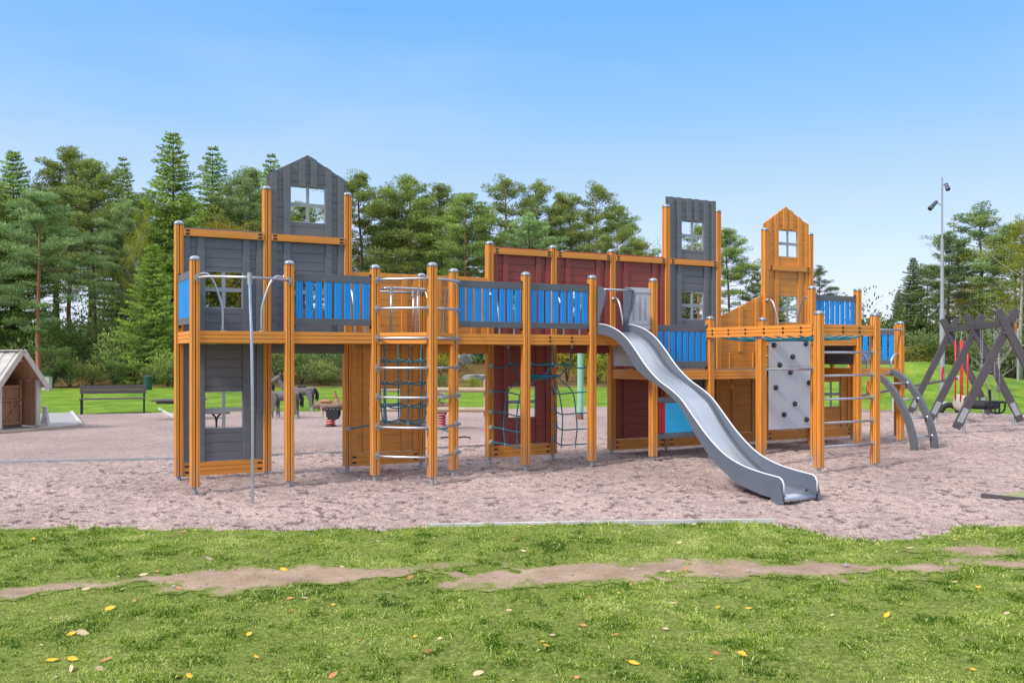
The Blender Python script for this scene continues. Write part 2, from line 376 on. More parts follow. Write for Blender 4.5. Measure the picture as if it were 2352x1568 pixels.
def sand_mat():
    m, nt, b = new_mat('playground_gravel_sand'); L = nt.links.new
    tc = N(nt, 'ShaderNodeTexCoord').outputs['Object']
    n0 = noise_n(nt, .35, 4, .55, tc); n1 = noise_n(nt, 5, 5, .65, tc); n2 = noise_n(nt, 45, 6, .85, tc); vo = N(nt, 'ShaderNodeTexVoronoi'); vo.inputs['Scale'].default_value = 60; L(tc, vo.inputs['Vector'])
    r0 = ramp(nt, [(.35, (.375, .30, .275)), (.65, (.485, .39, .355))]); L(n0.outputs['Fac'], r0.inputs[0])
    a = N(nt, 'ShaderNodeAttribute'); a.attribute_name = 'dent_shade'
    r1 = ramp(nt, [(.30, (.46, .43, .47)), (.48, (.86, .845, .86)), (.62, (1.14, 1.12, 1.11))]); L(a.outputs['Fac'], r1.inputs[0])  # shade in the pits painted into the sand colour
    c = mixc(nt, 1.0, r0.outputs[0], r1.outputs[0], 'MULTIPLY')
    r2 = ramp(nt, [(.38, (.30, .28, .32)), (.62, (1.55, 1.5, 1.46))]); L(n2.outputs['Fac'], r2.inputs[0])
    c = mixc(nt, .85, c, r2.outputs[0], 'MULTIPLY')
    r3 = ramp(nt, [(.0, (.72, .68, .7)), (.55, (1.15, 1.12, 1.1))]); L(vo.outputs['Color'], r3.inputs[0])
    c = mixc(nt, .55, c, r3.outputs[0], 'MULTIPLY')
    L(c, b.inputs['Base Color']); b.inputs['Roughness'].default_value = .95; b.inputs['Specular IOR Level'].default_value = .15
    bp = N(nt, 'ShaderNodeBump'); bp.inputs['Strength'].default_value = .9; bp.inputs['Distance'].default_value = .012
    bp2 = N(nt, 'ShaderNodeBump'); bp2.inputs['Strength'].default_value = .6; bp2.inputs['Distance'].default_value = .04
    L(n1.outputs['Fac'], bp2.inputs['Height']); L(n2.outputs['Fac'], bp.inputs['Height']); L(bp2.outputs[0], bp.inputs['Normal']); L(bp.outputs[0], b.inputs['Normal'])
    return m
def dirt_mat():
    m, nt, b = new_mat('trodden_earth'); L = nt.links.new
    tc = N(nt, 'ShaderNodeTexCoord').outputs['Object']
    n0 = noise_n(nt, 3, 7, .65, tc); n2 = noise_n(nt, 60, 4, .7, tc)
    r0 = ramp(nt, [(.3, (.27, .185, .13)), (.65, (.45, .325, .24))]); L(n0.outputs['Fac'], r0.inputs[0])
    r2 = ramp(nt, [(.3, (.72, .72, .72)), (.7, (1.15, 1.15, 1.15))]); L(n2.outputs['Fac'], r2.inputs[0])
    c = mixc(nt, .7, r0.outputs[0], r2.outputs[0], 'MULTIPLY')
    nn = noise_n(nt, 22, 6, .75, tc); nr_ = ramp(nt, [(.3, NEARG[0]), (.5, NEARG[1]), (.7, NEARG[2])]); L(nn.outputs['Fac'], nr_.inputs[0])
    a_ = N(nt, 'ShaderNodeAttribute'); a_.attribute_name = 'bare'; mm = N(nt, 'ShaderNodeMath', operation='ADD'); L(a_.outputs['Fac'], mm.inputs[0]); sb = N(nt, 'ShaderNodeMapRange'); sb.inputs[3].default_value = -.5; sb.inputs[4].default_value = .5; L(n2.outputs['Fac'], sb.inputs[0]); L(sb.outputs[0], mm.inputs[1]); mm.use_clamp = True
    c = mixc(nt, mm.outputs[0], nr_.outputs[0], c)
    L(c, b.inputs['Base Color']); b.inputs['Roughness'].default_value = .95; b.inputs['Specular IOR Level'].default_value = .1
    bp = N(nt, 'ShaderNodeBump'); bp.inputs['Strength'].default_value = .6; bp.inputs['Distance'].default_value = .02
    L(n0.outputs['Fac'], bp.inputs['Height']); L(bp.outputs[0], b.inputs['Normal'])
    return m

def build_ground():
    x, y = polar(0, 0, 0, -math.pi, math.pi, 901, np.concatenate([np.geomspace(1.2, 13, 420)[:-1], np.geomspace(13, 60, 170)[:-1], np.geomspace(60, 1500, 60)]))
    d, r = dr(x, y)
    z = hlawn(x, y)
    forest = sstep(45.5, 48.5, d+2.5*(fbm(x*.2, y*.2, 77)-.5)-6*sstep(.22, .3, r/np.maximum(d, 1)))*1.0
    grid_obj('lawn', x, y, z, lawn_mat(), attrs={'forest': forest, 'near': sstep(13, 10, d)})
    # sand
    x, y = polar(5.2, 42, 760, -.85, .85, 1500)
    s = sandmask(x, y)
    d, r = dr(x, y)
    a = fbm(x*5.5, y*5.5, 51, 3); b = fbm(x*14+.9*a, y*14, 61, 4)
    far = sstep(3.2, 5.2, y-.05*(x-2))                     # beyond the timber edging the surface is rolled smooth
    amp = 1-.75*far
    pit = sstep(.50, .66, b)*(.25+.75*sstep(.36, .6, a)); dent_shade = .62-.40*pit+.30*(a-.5)
    lump = (a-.5)*.05*amp-.026*pit*amp+(b-.5)*.02*amp+(np.abs(vnoise(x*9, y*9, 71)-.5))*.022*amp
    # hollows worn under the slide and by the posts
    for hx, hy, rad, dep in ((6.45, -4.3, .6, .05), (3.05, -.7, .5, .03), (.5, -.95, .5, .03), (5.5, .6, 1.3, .05), (3.0, .7, 1.0, .04), (9.1, -1.2, 1.2, .05)):
        lump = lump-dep*np.exp(-((x-hx)**2+(y-hy)**2)/rad**2)
    z = hbase(x, y)+lump-.02*sstep(-.25, .05, s)-.012
    grid_obj('sand', x, y, z, sand_mat(), keep=s < .05, attrs={'dent_shade': dent_shade*(amp)+.5*(1-amp)})
    x, y = polar(4.2, 12, 300, -.75, .75, 900)
    k = dirtmask(x, y)
    grid_obj('dirt_path', x, y, hlawn(x, y)+.006+.01*(fbm(x*7, y*7, 91)-.5)*sstep(-.05, .1, k), dirt_mat(), keep=(k > -.13) & (sandmask(x, y) > .1), attrs={'bare': sstep(-.10, .07, k)})
build_ground()

def build_grass():
    n = 1150000
    d = np.sqrt(rng.uniform(3.6**2, 12.6**2, n)); u = rng.uniform(-.72, .72, n); r = d*u
    x = CX+FW[0]*d+RT[0]*r; y = CY+FW[1]*d+RT[1]*r
    k = dirtmask(x, y); s = sandmask(x, y)
    dens = np.clip(.25+1.3*fbm(x*1.7, y*1.7, 101)-.9*(fbm(x*4.5, y*4.5, 107, 3) < .36), .12, 1)
    p = dens*np.where(k > 0, np.where(k < .06, .25, .03), np.clip(.25-k*6, .06, 1))*np.where(s < 0, np.where(s > -.12, .16, .0006), np.clip(.35+s*4, 0, 1))
    ok = rng.random(n) < p; x, y, k, s = x[ok], y[ok], k[ok], s[ok]; n = len(x)
    z = hlawn(x, y)
    clump = fbm(x*3.3, y*3.3, 111); tuft = fbm(x*11, y*11, 121, 2)
    L_ = (.012+.032*clump**2+.016*(tuft > .60))*rng.uniform(.55, 1.35, n)*(1+.7*(np.abs(s) < .1))
    th = rng.uniform(0, 2*np.pi, n); lean = rng.uniform(.15, 1.1, n)
    dx = np.cos(th)*np.sin(lean); dy = np.sin(th)*np.sin(lean); dz = np.cos(lean)
    ph = rng.uniform(0, 2*np.pi, n); w = rng.uniform(.0016, .0034, n)*(.8+.05*np.hypot(x-CX, y-CY))
    wx, wy = np.cos(ph)*w, np.sin(ph)*w
    B = np.stack([x, y, z-.006], -1); W = np.stack([wx, wy, 0*wx], -1); D = np.stack([dx, dy, dz], -1)*L_[:, None]
    V = np.stack([B-W, B+W, B+D*.6+W*.7+np.array([0, 0, .002]), B+D-np.array([0, 0, 1])*(L_*.12)[:, None]], 1).reshape(-1, 3)
    t = .46+.75*(fbm(x*1.1, y*1.1, 131)-.5)+.75*(fbm(x*5, y*5, 141, 4)-.5)+rng.normal(0, .19, n)-.12*(tuft > .60)
    t = np.where(rng.random(n) < .05, .98, t)+.12*(k > -.06)
    o = np_mesh('grass', V, 4, 'blade', tint=np.clip(t, 0, 1))
    tag(o, 'short green grass with bare patches in front of the gravel', 'grass', kind='stuff')
    print('blades', n)
build_grass()

# ------------------------------------------------------------------ the play structure
PS = thing('play_structure', 'long orange, grey and red climbing frame with blue railings, rope nets and steel slide', 'play structure', (0, 0, 0))
PW = .058
def post_profile():
    """half of one side: groove in the middle and small chamfers"""
    w = PW; c = .010; g = .0075; gd = .03; g2 = .003; e = .036
    side = [(-w+c, -w), (-e-g2, -w), (-e-g2, -w+.011), (-e+g2, -w+.011), (-e+g2, -w), (-g, -w), (-g, -w+gd), (g, -w+gd), (g, -w), (e-g2, -w), (e-g2, -w+.011), (e+g2, -w+.011), (e+g2, -w), (w-c, -w)]
    out = []
    for k in range(4):
        a = k*math.pi/2
        out += [(px*math.cos(a)-py*math.sin(a), px*math.sin(a)+py*math.cos(a)) for px, py in side]
    return out
PROF = post_profile()
POSTS = {}
def post(x, y, top, z0=None, base=.055):
    key = round(top, 2)
    if key not in POSTS:
        b = MB(); b.prism(PROF, base, top-.03, 'z')
        o = b.build('post', 'orange', PS, (x, y, 0))
        w = PW+.002
        c = MB()
        rings = []
        for s_, zz in ((1.03, -.032), (1.03, -.008), (.9, .012), (.55, .026), (.2, .031)):
            rings.append([(math.copysign(1, math.cos(t))*min(w, abs(w*1.25*math.cos(t)))*s_, math.copysign(1, math.sin(t))*min(w, abs(w*1.25*math.sin(t)))*s_, top+zz) for t in [2*math.pi*(j+.5)/16 for j in range(16)]])
        vs = [p for r_ in rings for p in r_]
        fs = [(i*16+j, i*16+(j+1) % 16, (i+1)*16+(j+1) % 16, (i+1)*16+j) for i in range(4) for j in range(16)]+[tuple(range(64, 80)), tuple(range(15, -1, -1))]
        c.add(vs, fs); c.build('post_cap', 'cap', o, smooth=True)
        f = MB(); f.tube([(0, 0, -.35), (0, 0, base+.01)], .03, 12); f.box(-.052, .052, -.052, .052, base-.008, base-.0005)
        f.build('base_foot', 'galv', o)
        POSTS[key] = o; return o
    return copy_part(POSTS[key], PS, (x, y, 0))
Y1 = 1.2
for i in range(12):
    post(i*A, 0, {7: 2.375, 8: 2.375, 11: 2.37}.get(i, 2.98))
for i, t in enumerate([3.58, 4.17, 4.18, 3.0, 3.58, 3.58, 3.58, 4.47, 4.47, 4.2, 4.18, 2.37]):
    post(i*A, Y1, t)
post(3.05, -.6, 2.99)
post(7*A, -A, 2.02); post(8*A, -A, 2.02); post(7*A, -2*A, 2.37); post(8*A, -2*A, 2.37)
post(14.12, .62, 2.37)

# ---- boards and beams
def beam(p, q, h=.155, w=.05, notch=False, mat_='orange_beam', grooves=2, name='deck_beam', bolts=None, bev=.003):
    """horizontal grooved beam from p to q (x,y,z centre)"""
    p = Vector(p); q = Vector(q); d = (q-p); L_ = d.length; ang = math.atan2(d.y, d.x)
    prof = []
    # profile in (y,z): front face with grooves
    g = .0042
    lev = [-h/2]+[(-h/2+h*(k+1)/(grooves+1)) for k in range(grooves)]+[h/2]
    fr = [(-w/2, -h/2)]
    for zz in lev[1:-1]: fr += [(-w/2, zz-g), (-w/2+.014, zz-g), (-w/2+.014, zz+g), (-w/2, zz+g)]
    fr += [(-w/2, h/2), (w/2, h/2), (w/2, -h/2)]
    b = MB(); b.prism(fr, 0, L_, 'x')
    o = b.build(name, mat_, PS, tuple(p), ang)
    if notch:
        nb = MB()
        for xx in (.02, L_-.08):
            for zz in (-h*.23, h*.23): nb.box(xx, xx+.06, -w/2-.0015, -w/2+.004, zz-.014, zz+.014)
        nb.build('connector_slot', 'blackmetal', o)
    for bx in (bolts or []):
        for zz in (-h*.17, h*.2):
            bb = MB(); bb.tube([(bx, -w/2-.012, zz), (bx, -w/2+.002, zz)], .017, 12); bb.build('bolt_cap', 'blackmetal', o)
    return o
def bx(i): return i*A
for i in range(6):   # upper deck edges, front
    beam((bx(i)+PW, -.01, 1.975), (bx(i+1)-PW, -.01, 1.975), bolts=(.36, .76) if i == 4 else None)
for i in range(6):
    beam((bx(i+1)-PW, Y1+.01, 1.975), (bx(i)+PW, Y1+.01, 1.975))
for i in (6, 7, 10):
    beam((bx(i)+PW, -.01, 1.395), (bx(i+1)-PW, -.01, 1.395)); beam((bx(i+1)-PW, Y1+.01, 1.395), (bx(i)+PW, Y1+.01, 1.395))
beam((bx(9)+PW, -.01, 1.99), (bx(10)-PW, -.01, 1.99), h=.15); beam((bx(10)-PW, Y1+.01, 1.99), (bx(9)+PW, Y1+.01, 1.99), h=.15)
beam((0, Y1-PW, 1.975), (0, PW, 1.975)); beam((bx(6), Y1-PW, 1.395), (bx(6), PW, 1.395), name='deck_beam')
beam((bx(10), Y1-PW, 1.395), (bx(10), PW, 1.395)); beam((13.47, .02, 1.395), (14.08, .58, 1.395)); beam((bx(9)+.0, Y1-PW, 1.99), (bx(9), PW, 1.99))
# decks: boards on top
def deck(x0, x1, y0, y1, z):
    b = MB(); n = int((x1-x0)/.12)
    for k in range(n):
        a = x0+(x1-x0)*k/n; b.box(a+.003, a+(x1-x0)/n-.003, y0, y1, z-.035, z)
    b.box(x0, x1, y0+.12, y0+.18, z-.12, z-.036); b.box(x0, x1, y1-.18, y1-.12, z-.12, z-.036)
    return b.build('deck', 'benchwood', PS)
for i in range(6):
    if i == 2:
        deck(bx(2)+.03, bx(2)+.25, .03, Y1-.03, 2.045); deck(bx(3)-.22, bx(3)-.03, .03, Y1-.03, 2.045)
        deck(bx(2)+.25, bx(3)-.22, .92, Y1-.03, 2.045)
    else: deck(bx(i)+.03, bx(i+1)-.03, .03, Y1-.03, 2.045)
deck(bx(6)+.03, bx(8)-.03, .03, Y1-.03, 1.462); deck(bx(8)+.03, bx(9)-.03, .03, Y1-.03, 1.462)
deck(bx(9)+.03, bx(10)-.03, .03, Y1-.03, 2.055); deck(bx(10)+.03, bx(11)-.03, .03, Y1-.03, 1.462)
b = MB(); b.prism([(bx(11), .04), (14.05, .6), (bx(11), Y1-.04)], 1.43, 1.462, 'z'); b.build('deck', 'benchwood', PS)
beam((bx(2)+PW, -.06, 1.975), (3.0, -.55, 1.975)); beam((3.1, -.55, 1.975), (bx(3)-PW, -.06, 1.975))

# ---- wall panels
def clip(poly, a, b, c):
    """keep a*x+b*z<=c"""
    out = []
    for i in range(len(poly)):
        p, q = poly[i], poly[(i+1) % len(poly)]
        fp, fq = a*p[0]+b*p[1]-c, a*q[0]+b*q[1]-c
        if fp <= 0: out.append(p)
        if fp*fq < 0:
            t = fp/(fp-fq); out.append((p[0]+(q[0]-p[0])*t, p[1]+(q[1]-p[1])*t))
    return out
BAT = [(.055, .148), (.245, .343), (.877, .972), (1.070, 1.165)]
WX0, WX1 = .343, .877
def wall(i, z0, z1, m, windows=(), planes=(), extra=(), name='wall_panel', y=Y1, label=None, bat=BAT, x0=.055, x1=1.165):
    """boarded panel of bay i; windows: z of lower edge; planes: half planes (a,b,c) in bay coordinates"""
    b = MB(); T = .022
    def put(ax, bx_, az, bz, y0, y1):
        p = [(ax, az), (bx_, az), (bx_, bz), (ax, bz)]
        for pl in planes:
            p = clip(p, *pl)
            if len(p) < 3: return
        b.prism(p, y0, y1, 'y')
    wz = [(w, w+.525) for w in windows]
    zs = np.arange(z0, z1, .132)
    lo, hi = z0, z1
    rows = [(a, min(a+.132, z1)) for a in zs]
    for a, c in rows:
        cuts = [(a, c)]
        for w0, w1 in wz:       # split rows at window edges
            nc = []
            for s, e in cuts:
                ps = sorted({s, e, *[v for v in (w0, w1) if s < v < e]})
                nc += list(zip(ps[:-1], ps[1:]))
            cuts = nc
        for s, e in cuts:
            inw = any(w0-1e-6 <= s and e <= w1+1e-6 for w0, w1 in wz)
            top = e-.0042 if abs(e-c) < 1e-6 else e
            segs = [(x0, WX0), (WX1, x1)] if inw else [(x0, x1)]
            for u, v in segs: put(u, v, s, top, -.008, T)
    # backing
    zz = [z0]+sorted(v for w in wz for v in w)+[z1]
    for k in range(len(zz)-1):
        inw = k % 2 == 1
        for u, v in ([(x0, WX0), (WX1, x1)] if inw else [(x0, x1)]): put(u, v, zz[k], zz[k+1], .004, T-.004)
    for u, v in bat: put(u, v, z0+.002, z1-.001, -.032, -.009); 
    for u, v, a, c in extra: put(u, v, a, min(c, z1), -.032, -.009)
    for u, v in bat: put(u, v, z0+.002, z1-.001, T+.001, T+.016)
    o = b.build(name, m, PS, (bx(i), y, 0), bevel=.0025)
    if label: o['label'] = label
    for w0, w1 in wz:
        f = MB(); cx = (WX0+WX1)/2; cz = (w0+w1)/2; hw = .024
        f.box(cx-hw, cx+hw, -.002, .012, w0-.01, w1+.01)
        f.box(WX0-.01, cx-hw+.0, -.002, .0119, cz-hw-.004, cz+hw+.004); f.box(cx+hw, WX1+.01, -.002, .0119, cz-hw-.004, cz+hw+.004)
        fr = .013
        f.box(WX0-.004, WX0+fr, -.006, .014, w0, w1); f.box(WX1-fr, WX1+.004, -.006, .014, w0, w1)
        f.box(WX0+fr, WX1-fr, -.006, .014, w0-.004, w0+fr-.003); f.box(WX0+fr, WX1-fr, -.006, .014, w1-fr+.003, w1+.004)
        f.build('window_frame', 'muntin', o)
    return o
def gable(apx, apz, ez):
    """two half planes meeting at apx,apz with eaves height ez at bay edges"""
    k1 = (apz-ez)/(apx+.0); k2 = (apz-ez)/(1.22-apx)
    return [(-k1, 1, apz-k1*apx), (k2, 1, apz+k2*apx)]
LW, UW, GW = .695, 2.405, 3.70
# bay 0
wall(0, .235, 1.89, 'grey_panel', [LW]); wall(0, 2.06, 3.40, 'grey_panel', [UW])
# bay 1 grey gable
wall(1, 1.76, 1.9, 'grey_panel', bat=[]); wall(1, 2.06, 3.40, 'grey_panel', [UW])
CB = [(.477, .572, GW+.53, 5), (.650, .745, GW+.53, 5)]
wall(1, 3.50, 4.75, 'grey_panel', [GW], gable(.61, 4.71, 4.365), CB, name='gable_panel', x0=.0, x1=1.215, bat=[(.05, .148), (.245, .343), (.877, .972), (1.070, 1.165)])
# bays 2,3 orange
wall(2, .235, 1.89, 'orange_panel', [LW]); wall(2, 2.06, 2.93, 'orange_panel'); wall(3, 2.06, 2.93, 'orange_panel'); wall(3, 1.76, 1.9, 'orange_panel', bat=[])
# bays 4-6 red
wall(4, .235, 1.89, 'red_panel', [LW-.01]); wall(4, 2.06, 3.40, 'red_panel', [UW]); wall(5, 2.06, 3.40, 'red_panel', [UW]); wall(5, 1.76, 1.9, 'red_panel', bat=[])
wall(6, .235, 1.32, 'red_panel'); wall(6, 1.48, 3.40, 'red_panel', [UW])
# bay 7 grey tower
wall(7, .235, 1.32, 'grey_panel'); wall(7, 1.48, 3.40, 'grey_panel', [2.39]); wall(7, 3.50, 4.645, 'grey_panel', [3.69], [], CB, name='tower_panel', x0=.0, x1=1.17)
# bay 8 orange slope
sl = (2.915-2.459)/1.12
wall(8, .235, 1.32, 'orange_panel', bat=[(.35, .44), (.86, .95)]); wall(8, 1.795, 3.2, 'orange_panel', [], [(-sl, 1, 2.459-sl*.06)], bat=[(.53, .62), (.96, 1.04)], name='sloping_panel')
wall(8, 1.48, 1.785, 'orange_panel', bat=[(.28, .30), (.88, .90)])
# bay 9 orange tower
wall(9, .235, 1.9, 'orange_panel'); wall(9, 2.06, 3.40, 'orange_panel', [2.375]); wall(9, 3.50, 4.72, 'orange_panel', [3.68], gable(.55, 4.68, 4.33), CB, name='gable_panel', x0=-.03, x1=1.165)
# bay 10
wall(10, .235, 1.32, 'orange_panel', [.66])
# plinth beams and top rails
for i in (0, 2, 4, 6, 7, 8, 9, 10):
    beam((bx(i)+PW, Y1-.004, .137), (bx(i+1)-PW, Y1-.004, .137), h=.185, notch=True, name='sill_beam')
for i in (0, 1, 4, 5, 6, 7, 9):
    beam((bx(i)+PW, Y1-.03, 3.45), (bx(i+1)-PW, Y1-.03, 3.45), h=.098, w=.075, notch=True, grooves=0, name='cross_beam')
    if i in (0, 4, 5, 6):
        b = MB(); b.box(bx(i)+PW, bx(i+1)-PW, Y1-.02, Y1+.03, 3.5, 3.522); b.build('top_strip', 'grey_panel' if i == 0 else 'red_panel', PS)
for i in (2, 3):
    b = MB(); b.box(bx(i)+PW, bx(i+1)-PW, Y1-.035, Y1+.03, 2.932, 3.0); b.build('top_rail', 'orange', PS, bevel=.004)
    post_ = None

# ---- blue railings
def railing(p, q, zt, zb, n=8, m='blue', rm='rail_grey'):
    """zt top of upper rail, zb bottom of lower rail"""
    p = Vector((*p, 0)); q = Vector((*q, 0)); L_ = (q-p).length; ang = math.atan2(q.y-p.y, q.x-p.x)
    b = MB(); b.box(0, L_, -.02, .02, zt-.102, zt)
    o = b.build('railing', rm, PS, (p.x, p.y, 0), ang, bevel=.003)
    b = MB(); b.box(0, L_, -.02, .02, zb, zb+.09); b.build('lower_rail', rm, o, bevel=.003)
    pitch = L_/n; w = .094
    z0, z1 = zb+.091, zt-.103
    s = MB()
    prof = [(-w/2, -.012), (-w/2+.004, -.016), (-.02, -.016), (-.018, -.010), (-.010, -.010), (-.008, -.016), (.016, -.016), (.018, -.010), (.026, -.010), (.028, -.016), (w/2-.004, -.016), (w/2, -.012), (w/2, .012), (-w/2, .012)]
    s.prism(prof, z0, z1, 'z')
    first = None
    for k in range(n):
        xx = pitch*(k+.5)
        if first is None: first = s.build('slat', m, o, (xx, .0, 0))
        else:
            c = first.copy(); COL.objects.link(c); c.parent = o; c.location = (xx, 0, 0)
    for xx in (.0, L_):
        for zz in (zt-.05, zb+.045):
            kb = MB(); kb.tube([(xx-.012, 0, zz+.06*(1 if zz > (zt+zb)/2 else -1)), (xx+.012, 0, zz+.06*(1 if zz > (zt+zb)/2 else -1))], .02, 8); kb.build('fixing_bracket', 'blackmetal', o)
    return o
g = PW+.012
for i in (1, 3, 4): railing((bx(i)+g, 0), (bx(i+1)-g, 0), 2.84, 2.146)
railing((0, Y1-g), (0, g), 2.84, 2.146)
railing((bx(6)+g, 0), (bx(7)-g, 0), 2.235, 1.535); railing((bx(9)+g, 0), (bx(10)-g, 0), 2.845, 2.15)
railing((13.48, 1.15), (14.08, .665), 2.245, 1.53, 6)
# front play panel under the low deck
b = MB(); b.box(bx(6)+g, bx(7)-g, -.02, .02, .335, .425); b.box(bx(6)+g, bx(7)-g, -.02, .02, .938, 1.027)
pp = b.build('play_panel', 'rail_grey', PS, bevel=.003)
b = MB()
for k in range(2): b.box(bx(6)+g+.035+k*.075, bx(6)+g+.1+k*.075, -.012, .012, .43, .935)
b.build('red_slat', 'red_slat', pp, bevel=.002)
b = MB(); b.box(7.563, 8.30, -.014, .01, .428, .932); b.build('blue_board', 'sky_blue', pp, bevel=.003)
b = MB()
for xx in (7.60, 7.9, 8.2):
    for zz in (.45, .91): b.tube([(xx, -.022, zz), (xx, -.012, zz)], .009, 8)
b.build('bolt_heads', 'steel', pp)
# small pale panels between deck levels
b = MB(); b.box(bx(6)-.012, bx(6)+.012, PW, Y1-PW, 1.54, 1.895); b.build('step_panel', 'light_grey', PS, bevel=.002)
b = MB(); b.box(bx(10)-.012, bx(10)+.012, PW, Y1-PW, 1.545, 1.912); b.build('step_panel', 'slide_grey', PS, bevel=.002)
for X, s in ((bx(6), 1), (bx(9), -1), (bx(10), 1)):
    b = MB(); b.box(X+s*.02 if s > 0 else X-.30, X+.30 if s > 0 else X-.02, .35, .9, 1.70, 1.74); b.build('step_board', 'orange', PS, bevel=.003)
    for yy in (.37, .88):
        b = MB(); b.bar((X+s*.32, yy, 1.48), (X+s*.05, yy, 1.9), .035, .09); b.build('stair_stringer', 'orange', PS)

# ---- steel grab arches between front and back posts
def grab(X, y_post, sgn, zt, zb):
    pts = cr([(X, y_post+sgn*PW, zt), (X, y_post+sgn*(PW+.10), zt+.004), (X, y_post+sgn*(PW+.19), zt-.10), (X, y_post+sgn*(PW+.27), zt-.35), (X, y_post+sgn*(PW+.295), zt-.52), (X, y_post+sgn*(PW+.30), zb)], 6)
    b = MB(); b.tube(pts, .017, 10); b.tube([(X, y_post+sgn*PW, zt), (X, y_post+sgn*(PW+.012), zt)], .038, 12)
    b.tube([(X, y_post+sgn*(PW+.30), zb), (X, y_post+sgn*(PW+.30), zb+.01)], .04, 12)
    return b.build('grab_bar', 'steel', PS, smooth=True)
for X in (bx(2), bx(3), bx(4), bx(5), bx(6)):
    grab(X, Y1, -1, 2.72, 2.05); grab(X, 0, 1, 2.72, 2.05)
grab(bx(9), Y1, -1, 2.80, 2.06); grab(bx(9), 0, 1, 2.80, 2.06)
def grabx(x_post, sgn, y, zt, zb):
    pts = cr([(x_post+sgn*PW, y, zt), (x_post+sgn*(PW+.11), y, zt+.004), (x_post+sgn*(PW+.20), y, zt-.12), (x_post+sgn*(PW+.285), y, zt-.38), (x_post+sgn*(PW+.30), y, zt-.52), (x_post+sgn*(PW+.30), y, zb)], 6)
    b = MB(); b.tube(pts, .017, 10); b.tube([(x_post+sgn*PW, y, zt), (x_post+sgn*(PW+.012), y, zt)], .038, 12); b.tube([(x_post+sgn*(PW+.30), y, zb), (x_post+sgn*(PW+.30), y, zb+.01)], .045, 12)
    return b.build('grab_bar', 'steel', PS, smooth=True)
grabx(0, 1, .05, 2.78, 2.05); grabx(bx(1), -1, .05, 2.78, 2.05)
# arch ladder hand rails (low deck)
b = MB(); b.tube(cr([(bx(11)-PW, 0, 1.74), (bx(11)-.16, 0, 1.74), (bx(11)-.26, 0, 1.62), (bx(11)-.27, 0, 1.46)], 5), .02, 10); b.build('grab_bar', 'steel', PS, smooth=True)
b = MB(); b.tube(cr([(bx(10)+PW, 0, 1.74), (bx(10)+.16, 0, 1.74), (bx(10)+.26, 0, 1.62), (bx(10)+.27, 0, 1.46)], 5), .02, 10); b.build('grab_bar', 'steel', PS, smooth=True)
class Pieces:
    def __init__(s): s.l = []
    def new(s): s.l.append(MB()); return s.l[-1]
    def tube(s, *a, **k): s.new().tube(*a, **k)
    def build(s, name, m, parent, **k):
        for q in s.l: q.build(name, m, parent, **k)
def flange(mb, x, y, z, nx, ny):
    if isinstance(mb, Pieces): mb = mb.new()
    mb.tube([(x, y, z), (x+nx*.012, y+ny*.012, z)], [.036, .034], 12)
    for s in (-1, 1): mb.tube([(x, y, z+s*.042), (x+nx*.008, y+ny*.008, z+s*.042)], .02, 8)
# bar over the arch ladder
b = MB(); b.tube([(bx(10)+PW, -.06, 2.225), (bx(11)-PW, -.06, 2.225)], .02, 10); o = b.build('rung', 'steel', PS, smooth=True)
b = MB(); flange(b, bx(11)-PW, -.06, 2.225, -1, 0); b.build('flange', 'steel', o)

# ---- fireman's pole
b = MB(); b.tube(cr([(0.03, -PW-.015, 2.725), (.15, -.2, 2.735), (.55, -.62, 2.71)], 6), .0175, 10); b.tube(cr([(1.19, -PW-.015, 2.732), (1.05, -.2, 2.735), (.55, -.62, 2.71)], 6), .0175, 10)
pl = b.build('pole_rail', 'steel', PS, smooth=True)
b = Pieces(); flange(b, .02, -PW, 2.725, 0, -1); flange(b, 1.2, -PW, 2.732, 0, -1); b.tube([(.55, -.62, 2.77), (.55, -.63, 2.62)], .029, 12); b.build('flange', 'galv', pl)
b = MB(); b.tube(cr([(.55, -.62, 2.73), (.545, -.68, 2.4), (.535, -.79, 1.95), (.53, -.84, 1.5), (.53, -.86, .9), (.53, -.86, -.4)], 8), .0195, 12); b.build('sliding_pole', 'steel', PS, smooth=True)

# ---- curved rung ladder round the corner post
def corner_rungs():
    zs = [2.79, 2.385, 1.97, 1.56, 1.15, .735, .33]
    for k, z in enumerate(zs):
        for a, c, nrm in (((bx(2)+.01, -PW-.012), (3.05-.065, -.6+.015), (-.4, -.92)), ((3.05+.065, -.6+.02), (bx(3)+.045, -PW-.012), (.45, -.9))):
            mid = ((a[0]+c[0])/2+nrm[0]*.10, (a[1]+c[1])/2+nrm[1]*.10)
            pts = cr([(a[0], a[1], z), (a[0]*.75+mid[0]*.25+nrm[0]*.04, a[1]*.75+mid[1]*.25+nrm[1]*.055, z), (mid[0], mid[1], z), (c[0]*.75+mid[0]*.25+nrm[0]*.04, c[1]*.75+mid[1]*.25+nrm[1]*.055, z), (c[0], c[1], z)], 5)
            b = MB(); b.tube(pts, .0185, 10); o = b.build('rung', 'steel', PS, smooth=True)
            b = Pieces()
            if a[0] < 3: flange(b, a[0]+.005, -PW, z, 0, -1); flange(b, 3.05-PW, -.585, z, -1, 0)
            else: flange(b, c[0]-.02, -PW, z, 0, -1); flange(b, 3.05+PW, -.585, z, 1, 0)
            b.build('flange', 'galv', o)
corner_rungs()
